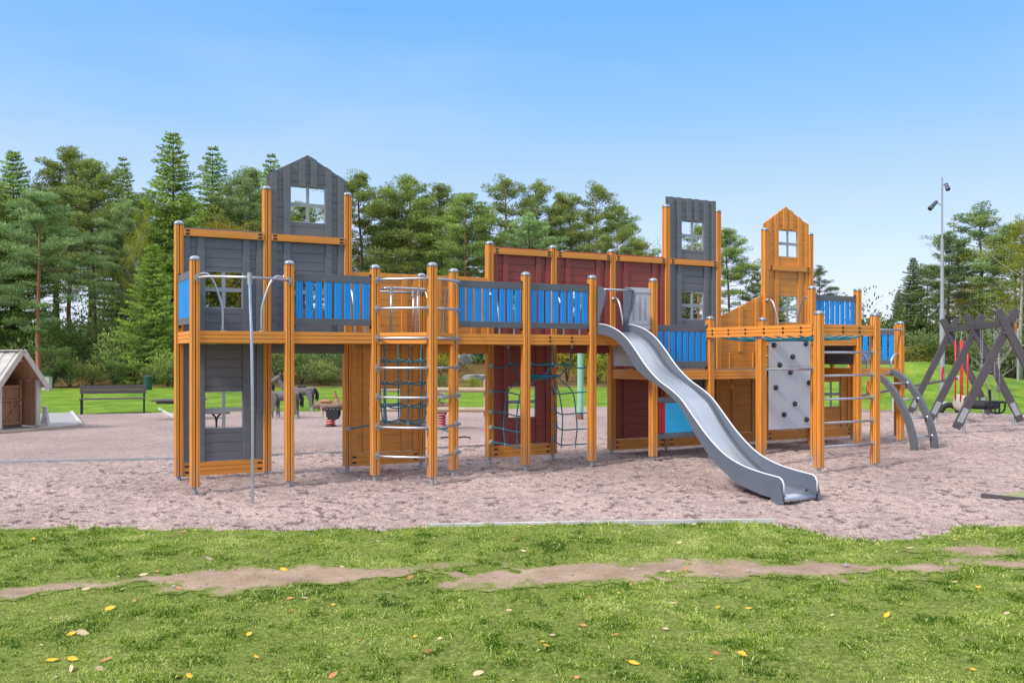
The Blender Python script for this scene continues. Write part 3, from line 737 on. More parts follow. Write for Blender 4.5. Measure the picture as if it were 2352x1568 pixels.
# guard cage round the hatch
ring = [(2.70, .34), (2.83, .30), (3.26, .30), (3.42, .42), (3.42, .78), (3.28, .86), (2.82, .86), (2.68, .76)]
b = MB(); b.tube(cr([(2.74, .84, 2.69), (2.70, .36, 2.70), (2.80, .30, 2.71), (3.24, .30, 2.71), (3.36, .36, 2.70), (3.40, .84, 2.69)], 5), .018, 10); b.tube([(2.74, .84, 2.69), (3.40, .84, 2.69)], .018, 10)
cg = b.build('hatch_guard', 'steel', PS, smooth=True)
for x_, y_ in ((2.72, .84), (2.80, .30), (3.22, .30), (3.36, .80)):
    b = MB(); b.tube([(x_, y_, 2.05), (x_, y_, 2.69)], .018, 10); b.build('upright', 'steel', cg, smooth=True)
    b = MB(); b.tube([(x_, y_, 2.63), (x_, y_, 2.73)], .027, 10); b.build('clamp', 'galv', cg)

# ---- front ladder between the two outer posts and loose rungs
def straight_rung(p, q, r=.0185, fl='x'):
    b = MB(); b.tube([p, q], r, 10); o = b.build('rung', 'steel', PS, smooth=True)
    b = Pieces(); s = 1 if q[0] > p[0] else -1
    flange(b, p[0], p[1], p[2], s, 0); flange(b, q[0], q[1], q[2], -s, 0); b.build('flange', 'galv', o); return o
for z in (1.775, 1.425, 1.07, .715, .36): straight_rung((bx(7)+PW, -2*A, z), (bx(8)-PW, -2*A, z))
straight_rung((bx(7)+PW, -A-.0, 1.50), (bx(8)-PW, -A, 1.50)); straight_rung((bx(8)+PW, -.0, 1.55), (bx(9)-PW, -.0, 1.55))
# beams around the horizontal net
def lbeam(p, q, **k): return beam(p, q, h=.165, w=.05, **k)
lbeam((bx(7)-.05, -2*A+.10, 2.115), (bx(7)-.05, .06, 2.115)).rotation_euler
bolts = [.2, .6, 1.0, 1.42, 1.83, 2.2]
o = MB()
lb = beam((bx(7)-.082, .03, 2.115), (bx(7)-.082, -2*A+.06, 2.115), h=.165, w=.012, grooves=2, name='net_beam', bolts=bolts)
lbeam((bx(8)+.05, -2*A+.06, 2.115), (bx(8)+.05, -.06, 2.115), name='net_beam')
lbeam((bx(7)+PW, -2*A-.0, 2.115), (bx(8)-PW, -2*A, 2.115), bolts=(.42, .78), name='net_beam')
b = MB()
for zz in (2.0, 2.23): b.box(bx(7)-.1, bx(7)-.075, -.02, .04, zz-.03, zz+.03)
b.build('end_bracket', 'steel', PS, bevel=.003)
# climbing wall
b = MB(); b.box(9.865, 10.95, -.052, -.03, .392, 1.52); b.box(9.865, 10.95, -.052, -.03, 1.525, 2.04)
cw = b.build('climbing_wall', 'climb_grey', PS, bevel=.003)
def c10(x, y): return ((x/3.016+2240)/1.3776, (y/3.016+1000)/1.3776)
def on_front(px, py, Y=-.05):
    r = FW+RT*(px-1176)/F_PX; t = (Y-CY)/r[1]
    return CX+r[0]*t, H_EYE+(Y0-py)/F_PX*t
b = MB(); b.tube([(0, 0, 0), (0, -.03, 0), (0, -.045, 0)], [.046, .044, .036], 20); b.v = [(x, y, z) for x, y, z in b.v]
hold = None
for cx_, cy_ in ((625, 277), (930, 262), (804, 387), (680, 465), (782, 534), (960, 634), (643, 680), (824, 835), (722, 938), (936, 984)):
    X, Z = on_front(*c10(cx_, cy_))
    if hold is None:
        hold = b.build('climbing_hold', 'black', cw, (X, -.052, Z), smooth=False)
        hold_bolt = MB(); hold_bolt.tube([(-.017, -.044, .0), (-.017, -.049, .0)], .007, 8); hold_bolt.tube([(.017, -.044, .0), (.017, -.049, .0)], .007, 8); hb = hold_bolt.build('bolt_head', 'steel', hold)
    else:
        c = hold.copy(); COL.objects.link(c); c.parent = cw; c.location = (X, -.052, Z); c.rotation_euler = (0, random.uniform(0, 3), 0)
        h2 = hb.copy(); COL.objects.link(h2); h2.parent = c
b = MB()
for cx_ in (626, 734, 840, 943):
    for cy_ in (582, 1043):
        X, Z = on_front(*c10(cx_, cy_-(cx_-626)*.04)); b.tube([(X, -.057, Z), (X, -.051, Z)], .007, 8)
b.build('screw_heads', 'steel', cw)

# ---- slide
def slide():
    top = [(.05, 2.222), (-.15, 2.222), (-.36, 2.19), (-.63, 2.103), (-.86, 1.972), (-1.09, 1.78), (-1.33, 1.565), (-1.62, 1.372), (-1.92, 1.235), (-2.13, 1.115), (-2.38, .90), (-2.66, .66), (-3.0, .44), (-3.33, .325), (-3.66, .27), (-3.93, .245)]
    low = [(.05, 2.05), (-.15, 2.06), (-.40, 2.02), (-.63, 1.93), (-.86, 1.755), (-1.06, 1.555), (-1.30, 1.415), (-1.62, 1.29), (-1.90, 1.15), (-2.12, 1.01), (-2.46, .635), (-2.80, .335), (-3.22, .105), (-3.60, .01), (-3.8, -.015), (-3.93, -.02)]
    T_ = cr([(0, *p) for p in top], 4); B_ = cr([(0, *p) for p in low], 4)
    n = len(T_)
    bed = MB()
    # chute: cross-section hugging the lower third
    x0, x1 = 6.19, 6.725
    vs = []
    secs = 9
    for i in range(n):
        t, l = T_[i], B_[i]
        for j in range(secs):
            s = j/(secs-1); xx = x0+(x1-x0)*s
            e = abs(2*s-1)
            k = .16+.12*max(0, e-.8)**2/.04
            p = l.lerp(t, k)
            vs.append((xx, p.y, p.z))
    fs = [(i*secs+j, i*secs+j+1, (i+1)*secs+j+1, (i+1)*secs+j) for i in range(n-1) for j in range(secs-1)]
    bed.add(vs, fs)
    # flat exit lip
    p = B_[-1].lerp(T_[-1], .20)
    m_ = len(bed.v)
    lip = [(p.y, p.z), (p.y-.10, p.z-.005), (p.y-.14, p.z-.03), (p.y-.15, p.z-.065), (p.y-.13, p.z-.095), (p.y-.08, p.z-.105)]
    lv = [(xx, a, c) for a, c in lip for xx in (x0, x1)]
    bed.add(lv, [(2*i, 2*i+1, 2*i+3, 2*i+2) for i in range(len(lip)-1)])
    o = bed.build('slide', 'stainless', PS, smooth=True)
    so = o.modifiers.new('thick', 'SOLIDIFY'); so.thickness = .006
    for xs in (6.165, 6.73):
        sp = MB(); pl_ = []
        for i in range(n): pl_.append((T_[i].y, T_[i].z))
        # rounded toe
        ty, tz = T_[-1].y, T_[-1].z
        toe = [(ty-.07, tz-.006), (ty-.115, tz-.03), (ty-.14, tz-.075), (ty-.145, tz-.20), (ty-.145, tz-.235), (ty-.05, tz-.25)]
        bot = [(B_[i].y, B_[i].z) for i in range(n-1, -1, -1)]
        # quads strip extrude
        w = .03
        A_ = [(xs, *q) for q in pl_]; Bq = [(xs, *q) for q in reversed(bot)]
        vs = []
        for q, r_ in zip(A_, Bq):
            vs += [(q[0], q[1], q[2]), (q[0]+w, q[1], q[2]), (r_[0]+w, r_[1], r_[2]), (r_[0], r_[1], r_[2])]
        fs = []
        for i in range(n-1):
            for j in range(4): fs.append((4*i+j, 4*i+(j+1) % 4, 4*i+4+(j+1) % 4, 4*i+4+j))
        fs.append((0, 1, 2, 3))
        sp.add(vs, fs)
        tp = [(ty, tz)]+toe+[(B_[-1].y, B_[-1].z)]
        sp.prism(tp, xs, xs+w, 'x')
        s_ = sp.build('side_panel', 'slide_grey', o)
        rim = MB(); rim.tube([(xs+w/2, *q) for q in pl_]+[(xs+w/2, *q) for q in toe[:4]], .0115, 8)
        rim.build('rim', 'rim', o, smooth=True)
        ft = MB(); sx = xs-.035 if xs < 6.4 else xs+.033
        ft.prism([(-4.09, -.14), (-3.91, -.14), (-3.90, -.02), (-3.93, .10), (-3.97, .15), (-4.02, .15), (-4.06, .10), (-4.09, -.02)], sx, sx+.033, 'x')
        ft.box(sx-.02, sx+.05, -4.07, -3.95, -.135, -.05)
        ft.build('foot', 'slide_grey', o, bevel=.006)
        fb = MB(); fb.tube([(sx+.015, -4.0, -.4), (sx+.015, -4.0, -.1)], .02, 8); fb.build('ground_anchor', 'galv', o)
        # entry guard
        prof = cr([(0, 0.03, 2.826), (0, -.11, 2.826), (0, -.22, 2.788), (0, -.285, 2.72), (0, -.275, 2.63), (0, -.22, 2.50), (0, -.14, 2.36), (0, -.09, 2.20), (0, -.045, 2.10), (0, -.02, 2.03)], 4)
        gp = MB(); gp.prism([(p.y, p.z) for p in prof]+[(.03, 2.03)], xs+.002, xs+.018, 'x')
        gp.build('entry_guard', 'slide_grey', o)
    cb = MB(); cb.tube([(6.17, -.24, 2.77), (6.75, -.24, 2.77)], .0175, 10); cb.build('cross_bar', 'steel', o, smooth=True)
    # pale laminated infill beside the chute
    ip = MB(); ip.box(6.77, 7.26, -.02, .02, 2.757, 2.838); ip.box(6.77, 7.26, -.02, .02, 2.15, 2.228); ip.box(6.77, 7.26, -.008, .008, 2.235, 2.75)
    q = ip.build('infill_panel', 'light_grey', PS, bevel=.003)
    gr = MB()
    for xx in (6.90, 6.925, 7.03, 7.055, 7.14, 7.165): gr.box(xx, xx+.005, -.0095, -.0075, 2.30, 2.68)
    gr.build('groove_lines', 'blackmetal', q)
    return o
slide()

# ---- arch ladder on the right
def arch_ladder():
    root = None
    prof = cr([(0, -.06, 1.40), (0, -.20, 1.335), (0, -.38, 1.21), (0, -.58, 1.0), (0, -.76, .72), (0, -.90, .42), (0, -.98, .12), (0, -1.00, -.15)], 5)
    for xs in (12.55, 13.12):
        b = MB(); vs = []; n = len(prof)
        for i, p in enumerate(prof):
            t = (prof[min(i+1, n-1)]-prof[max(i-1, 0)]).normalized(); nr = Vector((0, t.z, -t.y))
            for a, c in ((-.04, -.06), (.04, -.06), (.04, .06), (-.04, .06)): vs.append((xs+a, p.y+nr.y*c, p.z+nr.z*c))
        b.add(vs, [(4*i+j, 4*i+(j+1) % 4, 4*i+4+(j+1) % 4, 4*i+4+j) for i in range(n-1) for j in range(4)]+[(0, 1, 2, 3), (4*n-1, 4*n-2, 4*n-3, 4*n-4)])
        if root is None: root = b.build('arch_ladder', 'rail_grey', PS, bevel=.003)
        else: b.build('stringer', 'rail_grey', root, bevel=.003)
    for k, z in enumerate((1.19, .90, .56, .22)):
        y = min(prof, key=lambda p: abs(p.z-z)).y
        b = MB(); b.tube([(12.55, y, z), (13.12, y, z)], .017, 10); flange(b, 13.09, y, z, -1, 0); b.build('rung', 'steel', root, smooth=True)
    b = MB(); b.box(12.42, 12.50, -.10, -.03, 1.345, 1.42); b.box(12.95, 13.03, -.10, -.03, 1.345, 1.42); b.build('bracket', 'steel', root, bevel=.003)
arch_ladder()

# ---- rope nets
RR = .0105
def rope(mb, pts, n=5, r=RR): mb.tube(cr(pts, n), r, 7, False)
def sagp(p, q, s, m=5):
    p = Vector(p); q = Vector(q)
    return [p.lerp(q, t)-Vector((0, 0, s*4*t*(1-t))) for t in np.linspace(0, 1, m)]
def knob(x, y, z, nx, ny, parent):
    b = MB(); b.tube([(x, y, z), (x+nx*.02, y+ny*.02, z), (x+nx*.032, y+ny*.032, z)], [.044, .042, .022], 14); return b.build('rope_anchor', 'anchor', parent, smooth=False)
def net_tube():
    c = Vector((3.08, .52, 0)); n = 6; R = .36; zs = [1.90, 1.68, 1.35, 1.01, .76]
    b = MB(); cl = Pieces()
    ang = [math.radians(20+60*k) for k in range(n)]
    for a in ang:
        rad = [R*1.05, R, R, R*.98, R*.9]
        rope(b, [(c.x+math.cos(a)*r_, c.y+math.sin(a)*r_, z) for r_, z in zip(rad, zs)])
    for li, z in enumerate(zs[1:]):
        rr = R if li < 3 else R*.9
        for k in range(n):
            p = (c.x+math.cos(ang[k])*rr, c.y+math.sin(ang[k])*rr, z); q = (c.x+math.cos(ang[(k+1) % n])*rr, c.y+math.sin(ang[(k+1) % n])*rr, z)
            rope(b, sagp(p, q, .05 if li < 3 else .025))
            cl.tube([Vector(p)-Vector((0, 0, .02 if li < 3 else .05)), Vector(p)+Vector((0, 0, .015))], .0135, 8)
    for px_, py_, k, z in ((bx(2), Y1, 2, .62), (bx(3), Y1, 1, .62), (bx(2), 0, 3, .60), (bx(3), 0, 5, .60)):
        p = (c.x+math.cos(ang[k])*R*.9, c.y+math.sin(ang[k])*R*.9, .76)
        sy = -1 if py_ > 0 else 1
        rope(b, sagp(p, (px_, py_+sy*PW, z), .02))
    o = b.build('rope_net', 'rope', PS, smooth=True); cl.build('rope_clamp', 'galv', o)
    knob(bx(2), Y1-PW, .62, 0, -1, o); knob(bx(3), Y1-PW, .62, 0, -1, o)
net_tube()
def net_arch():
    b = MB(); cl = Pieces()
    X0, X1 = bx(4), bx(5); zs = [.30, .545, .80, 1.135]
    cx_, cy_ = (X0+X1)/2, Y1/2
    ring = []
    for k in range(8):
        a = math.radians(22.5+45*k); ring.append(Vector((cx_+.33*math.cos(a), cy_+.36*math.sin(a), 1.40)))
    for s, X in ((1, X0), (-1, X1)):
        ys = [.28, .6, .90]
        offs = [(.13, .10, .12, .18), (.20, .18, .18, .24), (.13, .10, .12, .18)]
        P = [[Vector((X+s*offs[j][i], ys[j], zs[i]-(.04 if j == 1 else .01))) for i in range(4)] for j in range(3)]
        for j in range(3):
            tgt = min(ring, key=lambda r_: (r_.x-(cx_-s*.25))**2+(r_.y-ys[j])**2)
            mid = Vector((X+s*.33, ys[j]*.8+.12, 1.30))
            rope(b, P[j]+[mid, tgt])
            for i in range(4): cl.tube([P[j][i]-Vector((0, 0, .05 if i == 0 else .014)), P[j][i]+Vector((0, 0, .014))], .0135, 8)
        for i in range(4):
            rope(b, [Vector((X, PW+.02, zs[i]+.01)), P[0][i], P[1][i], P[2][i], Vector((X, Y1-PW-.02, zs[i]+.01))])
    rope(b, ring+[ring[0]])
    # upper ropes to the deck underside and the four posts
    up = [Vector((cx_+dx, cy_+dy, 1.89)) for dx, dy in ((-.42, -.3), (.42, -.3), (-.42, .3), (.42, .3), (0, -.45), (0, .45))]
    mids = [Vector((cx_+dx, cy_+dy, 1.60)) for dx, dy in ((-.36, -.33), (.36, -.33), (-.36, .33), (.36, .33), (0, -.4), (0, .4))]
    for u_, m_ in zip(up, mids):
        tg = min(ring, key=lambda r_: (r_-m_).length); rope(b, [u_, m_, tg])
        cl.tube([u_-Vector((0, 0, .05)), u_], .022, 8); cl.tube([m_-Vector((0, 0, .014)), m_+Vector((0, 0, .014))], .0135, 8)
    order = [0, 4, 1, 3, 5, 2, 0]
    for a, c in zip(order[:-1], order[1:]): rope(b, sagp(mids[a], mids[c], .02))
    for (X, Y), k in (((X0, PW), 0), ((X1, PW), 1), ((X0, Y1-PW), 2), ((X1, Y1-PW), 3)): rope(b, sagp((X, Y, 1.565), mids[k], .06))
    for k in range(0, 8, 2): rope(b, sagp(ring[k], ring[(k+3) % 8], .04))
    o = b.build('rope_net', 'rope', PS, smooth=True); cl.build('rope_clamp', 'galv', o)
    for X in (X0, X1):
        for z in zs+[1.565]:
            knob(X, PW, z, 0, 1, o); knob(X, Y1-PW, z, 0, -1, o)
net_arch()
def net_flat():
    b = MB(); x0, x1, y0, y1 = bx(7)+.06, bx(8)-.02, -2*A+.1, -.1; z = 2.0
    for k in range(5):
        t = (k+.5)/5; rope(b, sagp((x0+(x1-x0)*t, y0, z+.04), (x0+(x1-x0)*t, y1, z+.04), .07, 7))
    for k in range(9):
        t = (k+.5)/9; rope(b, sagp((x0, y0+(y1-y0)*t, z+.04), (x1, y0+(y1-y0)*t, z+.04), .07, 7))
    b.build('rope_net', 'rope', PS, smooth=True)
net_flat()

# ------------------------------------------------------------------ timber edgings
def edging(name, pts, w, h, m, label, lift=.0):
    b = MB()
    for p, q in zip(pts[:-1], pts[1:]):
        n = max(1, int(math.dist(p, q)/1.2))
        for k in range(n):
            a = (p[0]+(q[0]-p[0])*k/n, p[1]+(q[1]-p[1])*k/n); c = (p[0]+(q[0]-p[0])*(k+1)/n, p[1]+(q[1]-p[1])*(k+1)/n)
            b.bar((*a, ground_z(*a)+lift), (*c, ground_z(*c)+lift), w, h)
    return tag(b.build(name, m, bevel=.004), label, 'edging')
edging('edge_board', [(-3.5, 5.3), (-1.92, 4.65), (.37, 3.96), (1.94, 3.75), (3.19, 3.62), (6.5, 3.4)], .035, .06, 'galv', 'long weathered board set in the gravel behind the play structure', -.005)
edging('edge_board', [(1.80, -3.33), (2.72, -3.76), (3.24, -4.01)], .035, .06, 'kerbwood', 'short half-buried pale board where gravel meets grass near the middle', -.005)
edging('edge_board', [(3.27, -4.02), (5.19, -4.93)], .03, .05, 'kerbwood', 'white painted board between gravel and grass in front of the slide', .002)
edging('edge_board', [at(365, 29.2), at(401, 25.2)], .05, .10, 'kerbwood', 'grey board edging beside the picnic table and the bench')
tri = [(8.70, -5.12), (9.6, -5.04), (10.6, -5.5), (10.2, -6.4), (9.0, -5.55)]
edging('edge_board', [(8.60, -5.02), (8.80, -5.53), (9.6, -6.0)], .04, .07, 'brownwood', 'thin dark board round the little turf island by the right edge', .0)
b = MB(); zz = ground_z(9.4, -5.2)
tv = [(x, y, zz+.012) for x, y in tri]; b.add(tv, [(0, 4, 3, 2, 1)]); t_ = b.build('turf_island', mat('thin_dry_turf', (.30, .31, .13), .95, var=.35, scale=14, bump=.4, bscale=40)); tag(t_, kind='structure')

# ------------------------------------------------------------------ play hut
def hut():
    a = Vector((-2.127, 11.285, 0)); c = Vector((-1.337, 11.875, 0))
    ang = math.atan2(c.y-a.y, c.x-a.x)         # front wall runs along local x
    w = (c-a).length+.16; hw = w/2
    mid = (a+c)/2-Vector((.05, -.03, 0))
    r = thing('play_hut', 'open fronted wooden play hut with steep weathered board roof', 'play hut', (mid.x, mid.y, .05), ang)
    W, D, E, R_ = hw-.03, 1.5, 1.10, 1.745          # half width, depth, eave, ridge
    for xa in (-W, W-.10): b = MB(); b.box(xa, xa+.10, 0, .06, 0, E); b.build('front_post', 'weather', r, bevel=.004)
    b = MB(); b.prism([(-.09, R_-.22), (.09, R_-.22), (0, R_-.09)], -.005, .03, 'y'); b.build('gable_block', 'weather', r)
    b = MB(); 
    for k in range(13):
        y = .07+k*(D-.07)/13
        for s in (-1, 1): b.box(s*W-.012, s*W+.012, y, y+(D-.07)/13-.006, .02, E)
    for k in range(10):
        x = -W+.02+k*(2*W-.04)/10; b.box(x, x+(2*W-.04)/10-.006, D, D+.02, .02, min(R_-.1, E+.5))
    b.build('wall', 'hutinside', r)
    b = MB()
    for k in range(9):
        x = -W+.05+k*(2*W-.10)/9; b.box(x, x+(2*W-.10)/9-.006, .55, .57, .0, .97)
    b.build('back_boards', 'hutinside', r)
    b = MB(); b.box(-W+.1, W-.1, .50, .53, .92, .97); b.box(-W+.1, W-.1, .50, .53, .60, .64); b.box(-W+.1, W-.1, .50, .53, .06, .12); b.box(-W+.10, -W+.15, .50, .53, 0, E); b.box(W-.15, W-.1, .50, .53, 0, E); b.bar((.0, .515, .12), (W-.13, .515, .6), .03, .05, (0, 1, 0)); b.build('inner_frame', 'hutinside', r, bevel=.003)
    b = MB()
    for s in (-1, 1):
        for k in range(9):
            y0 = -.10+k*.185
            sx = Vector((s*(W+.10), 0, E-.19)); tp = Vector((0, 0, R_)); 
            for h_, (ya, yb) in ((0, (y0, y0+.17)),):
                d = (sx-tp).normalized(); nrm = Vector((-d.z*s, 0, d.x*s)); nrm = nrm if nrm.z > 0 else -nrm
                off = .018 if k % 2 else .0
                q = [tp+nrm*off, sx+nrm*off, sx+nrm*(off+.022), tp+nrm*(off+.022)]
                b.prism([(p.x, p.z) for p in q], ya-.02*(k % 2), yb+.02*(k % 2), 'y')
    b.build('roof', 'roofwood', r)
    b = MB()
    for s in (-1, 1):
        sx = Vector((s*(W+.02), 0, E-.06)); tp = Vector((0, 0, R_-.03)); dn = Vector((0, 0, -.02))
        for k in range(14):
            ya = -.05+k*.11; b.prism([(p.x, p.z) for p in (tp, sx, sx+dn, tp+dn)], ya, ya+.104, 'y')
    b.build('roof_lining', 'hutinside', r)
    b = MB()
    for s in (-1, 1):
        p0 = Vector((0, -.115, R_+.03)); p1 = Vector((s*(W+.12), -.115, E-.21)); b.bar(p0, p1, .03, .12, (0, 0, 1))
    b.build('barge_board', 'weather', r, bevel=.003)
    b = MB(); b.box(-.02, .10, -.12, 1.62, R_+.03, R_+.05); b.box(-.11, .0, -.12, 1.62, R_+.025, R_+.045); b.build('ridge_board', 'roofwood', r)
    b = MB()
    for s in (-1, 1): b.box(s*W-.08, s*W+.08, -.05, .12, -.08, .06)
    b.build('foundation_block', 'log', r, bevel=.01)
hut()
def platform():
    P = [(-3.6, 10.2), (-.502, 12.137), (-.368, 17.8), (-3.6, 16.6)]
    b = MB(); b.prism(P, .0, .035, 'z'); o = tag(b.build('paved_floor', 'pavers'), kind='structure')
platform()
edging('edge_board', [(-3.6, 10.15), (-.49, 12.10)], .06, .10, 'log', 'pale timber edge in front of the play hut floor')
edging('edge_board', [(-.47, 12.12), (-.33, 17.9)], .08, .16, 'kerbwood', 'raised white timber edge on the open side of the paved floor by the hut')
# concrete cone-like block beside the hut
x, y = at(104, 22.2)
b = MB(); b.lathe([(.13, 0), (.12, .04), (.055, .42), (.07, .425), (.07, .46), (.0, .46)], 4, (0, 0, 0))
tag(b.build('bollard', 'kerbwood', None, (x, y, .03), .4, bevel=.01), 'pale tapered concrete bollard standing against the play hut', 'bollard')

# ------------------------------------------------------------------ bench
def bench():
    p = Vector((-.053, 17.78, 0)); q = Vector((1.611, 17.745, 0)); L_ = (q-p).length+.16
    ang = math.atan2(q.y-p.y, q.x-p.x)
    r = thing('park_bench', 'dark slatted park bench with iron legs on the far edge of the gravel', 'bench', (p.x-.06, p.y, 0), ang-.12)
    for x in (.06, L_-.06):
        b = MB(); b.box(x-.025, x+.025, .0, .05, -.1, .78); b.box(x-.025, x+.025, -.38, -.33, -.1, .40); b.box(x-.025, x+.025, -.38, .05, .36, .40); b.build('leg', 'blackmetal', r, bevel=.004)
    b = MB(); b.box(0, L_, -.42, -.29, .405, .44); b.box(0, L_, -.275, -.145, .405, .44); b.box(0, L_, -.13, .0, .405, .44); b.build('seat', 'benchwood', r, bevel=.005)
    b = MB(); b.box(0, L_, -.04, -.005, .565, .68); b.box(0, L_, -.04, -.005, .69, .81); b.build('backrest', 'benchwood', r, bevel=.005)
bench()
# ------------------------------------------------------------------ picnic table
def picnic():
    x, y = at(412, 25.0)
    r = thing('picnic_table', 'low grey plank table top showing left of the first orange posts', 'table', (x, y, 0), -.46)
    b = MB()
    for k in range(5): b.box(-.62, .62, -.42+k*.168, -.42+k*.168+.16, .49, .525)
    b.build('tabletop', 'benchwood', r, bevel=.004)
    b = MB(); b.box(-.5, .5, -.34, -.30, .42, .488); b.build('frame_bar', 'benchwood', r)
    b = MB(); b.tube(cr([(.14, 0, .48), (.22, 0, .36), (.24, 0, .05), (.24, 0, -.1)], 4), .025, 8); b.tube(cr([(.36, 0, .48), (.26, 0, .36), (.24, 0, .05), (.24, 0, -.1)], 4), .025, 8); b.build('leg', 'blackmetal', r)
picnic()
def stool():
    x, y = at(497, 22.0)
    r = thing('table_bench', 'grey plank bench on a forked iron leg seen through the grey panel window', 'bench', (x, y, 0), -.52)
    b = MB()
    for k in range(3): b.box(-.75, .28, -.16+k*.107, -.16+k*.107+.099, .335, .37)
    b.build('seat', 'benchwood', r, bevel=.004)
    b = MB(); b.tube(cr([(-.10, 0, .33), (-.02, 0, .24), (0, 0, .05), (0, 0, -.1)], 4), .022, 8); b.tube(cr([(.10, 0, .33), (.02, 0, .24), (0, 0, .05), (0, 0, -.1)], 4), .022, 8); b.build('leg', 'blackmetal', r)
stool()
# ------------------------------------------------------------------ bins
def bins():
    x, y = at(339.6, 45.0)
    z = ground_z(x, y)
    r = thing('litter_bin', 'dark green round litter bin at the edge of the wood behind the bench', 'litter bin', (x, y, z))
    b = MB(); b.lathe([(.16, 0), (.19, .03), (.20, .62), (.17, .66), (.0, .67)], 20); b.build('body', 'bin', r, smooth=False)
    b = MB(); b.lathe([(.205, .60), (.205, .64), (.0, .72)], 20); b.build('lid', 'bin', r)
    b = MB(); b.box(.05, .10, -.21, -.195, .48, .58); b.build('opening', 'black', r)
    x, y = at(108, 44.0); z = ground_z(x, y)
    r = thing('waste_container', 'pale slatted waste container with a green lid behind the play hut', 'waste container', (x, y, z), -.5)
    b = MB()
    for k in range(5): b.box(-.17+k*.068, -.17+k*.068+.06, -.17, .17, 0, .66)
    b.build('body', 'weather', r); b = MB(); b.box(-.19, .19, -.19, .19, .66, .72); b.build('lid', 'bin', r, bevel=.01)
bins()
# ------------------------------------------------------------------ wooden horses
def horse(px_, d, label, ln, flip=1, saddle=False):
    x, y = at(px_, d)
    r = thing('wooden_horse', label, 'play horse', (x, y, 0), -YAW+.0)
    hl = ln/2
    b = MB(); b.tube([(-hl, 0, .60), (-hl+.03, 0, .60), (hl-.03, 0, .60), (hl, 0, .60)], [.115, .135, .135, .115], 16); b.build('body', 'horsewood', r)
    for k, (lx, ly, kn) in enumerate(((-hl+.13, -.13, -.06), (-hl+.15, .13, .05), (hl-.14, -.13, .09), (hl-.12, .13, .04))):
        b = MB(); b.prism([(lx-.085, .68), (lx+.085, .68), (lx+.09, .50), (lx+.05+kn*.5, .30), (lx+kn-.01+.05, .02), (lx+kn-.06, .0), (lx+kn*.4-.045, .30), (lx-.09, .50)], ly-.025, ly+.025, 'y')
        lg = b.build('leg', 'horsewood', r, bevel=.004)
        b = MB(); b.box(lx+kn-.05, lx+kn+.03, ly-.035, ly-.026, .0, .10); b.tube([(lx-.04, ly-.032, .58), (lx-.04, ly-.026, .58)], .014, 8); b.tube([(lx+.04, ly-.032, .58), (lx+.04, ly-.026, .58)], .014, 8); b.build('foot_plate', 'galv', lg)
        b = MB(); b.tube([(lx+kn-.01, ly, -.3), (lx+kn-.01, ly, .02)], .02, 6); b.build('ground_anchor', 'galv', lg)
    b = MB(); b.prism([(-hl-.02, .60), (-hl-.26, .98), (-hl-.18, 1.03), (-hl+.14, .70)], -.05, .05, 'y'); nk = b.build('neck', 'horsewood', r, bevel=.01)
    b = MB(); b.tube([(-hl-.14, 0, 1.05), (-hl-.24, 0, .99), (-hl-.42, 0, .88), (-hl-.46, 0, .86)], [.07, .085, .055, .045], 12)
    for s in (-1, 1): b.prism([(-hl-.17, 1.10), (-hl-.11, 1.10), (-hl-.13, 1.19)], s*.045-.01, s*.045+.01, 'y')
    b.build('head', 'horsewood', nk)
    def hair(nm, p, n, spread, length, par):
        b = MB()
        for k in range(n):
            o_ = Vector((random.uniform(-spread, spread), random.uniform(-.03, .03), random.uniform(-spread, spread)*.6)); q = Vector(p)+o_
            e = q+Vector((random.uniform(.02, .10), random.uniform(-.03, .03), -length*random.uniform(.8, 1.1)))
            b.tube([q, q.lerp(e, .5)+Vector((.05, 0, .04)), e], [.014, .013, .004], 5)
        b.build(nm, 'black', par)
    hair('tail', (hl+.01, 0, .66), 26, .03, .36, r); hair('mane', (-hl-.06, 0, .93), 26, .09, .30, nk)
    if saddle:
        b = MB(); b.tube([(-.05, 0, .735), (.2, 0, .735)], .085, 10, squash=.4); b.tube(cr([(.02, -.0, .74), (.03, 0, .86), (-.08, 0, .87), (-.3, 0, .87)], 4), .014, 8); b.build('saddle', 'black', r)
    return r
horse(654, 25.3, 'nearer grey log horse with black mane, standing on the gravel', .80)
horse(688, 28.6, 'farther grey log horse with a black saddle grip, at the edge of the field', .92, saddle=True)
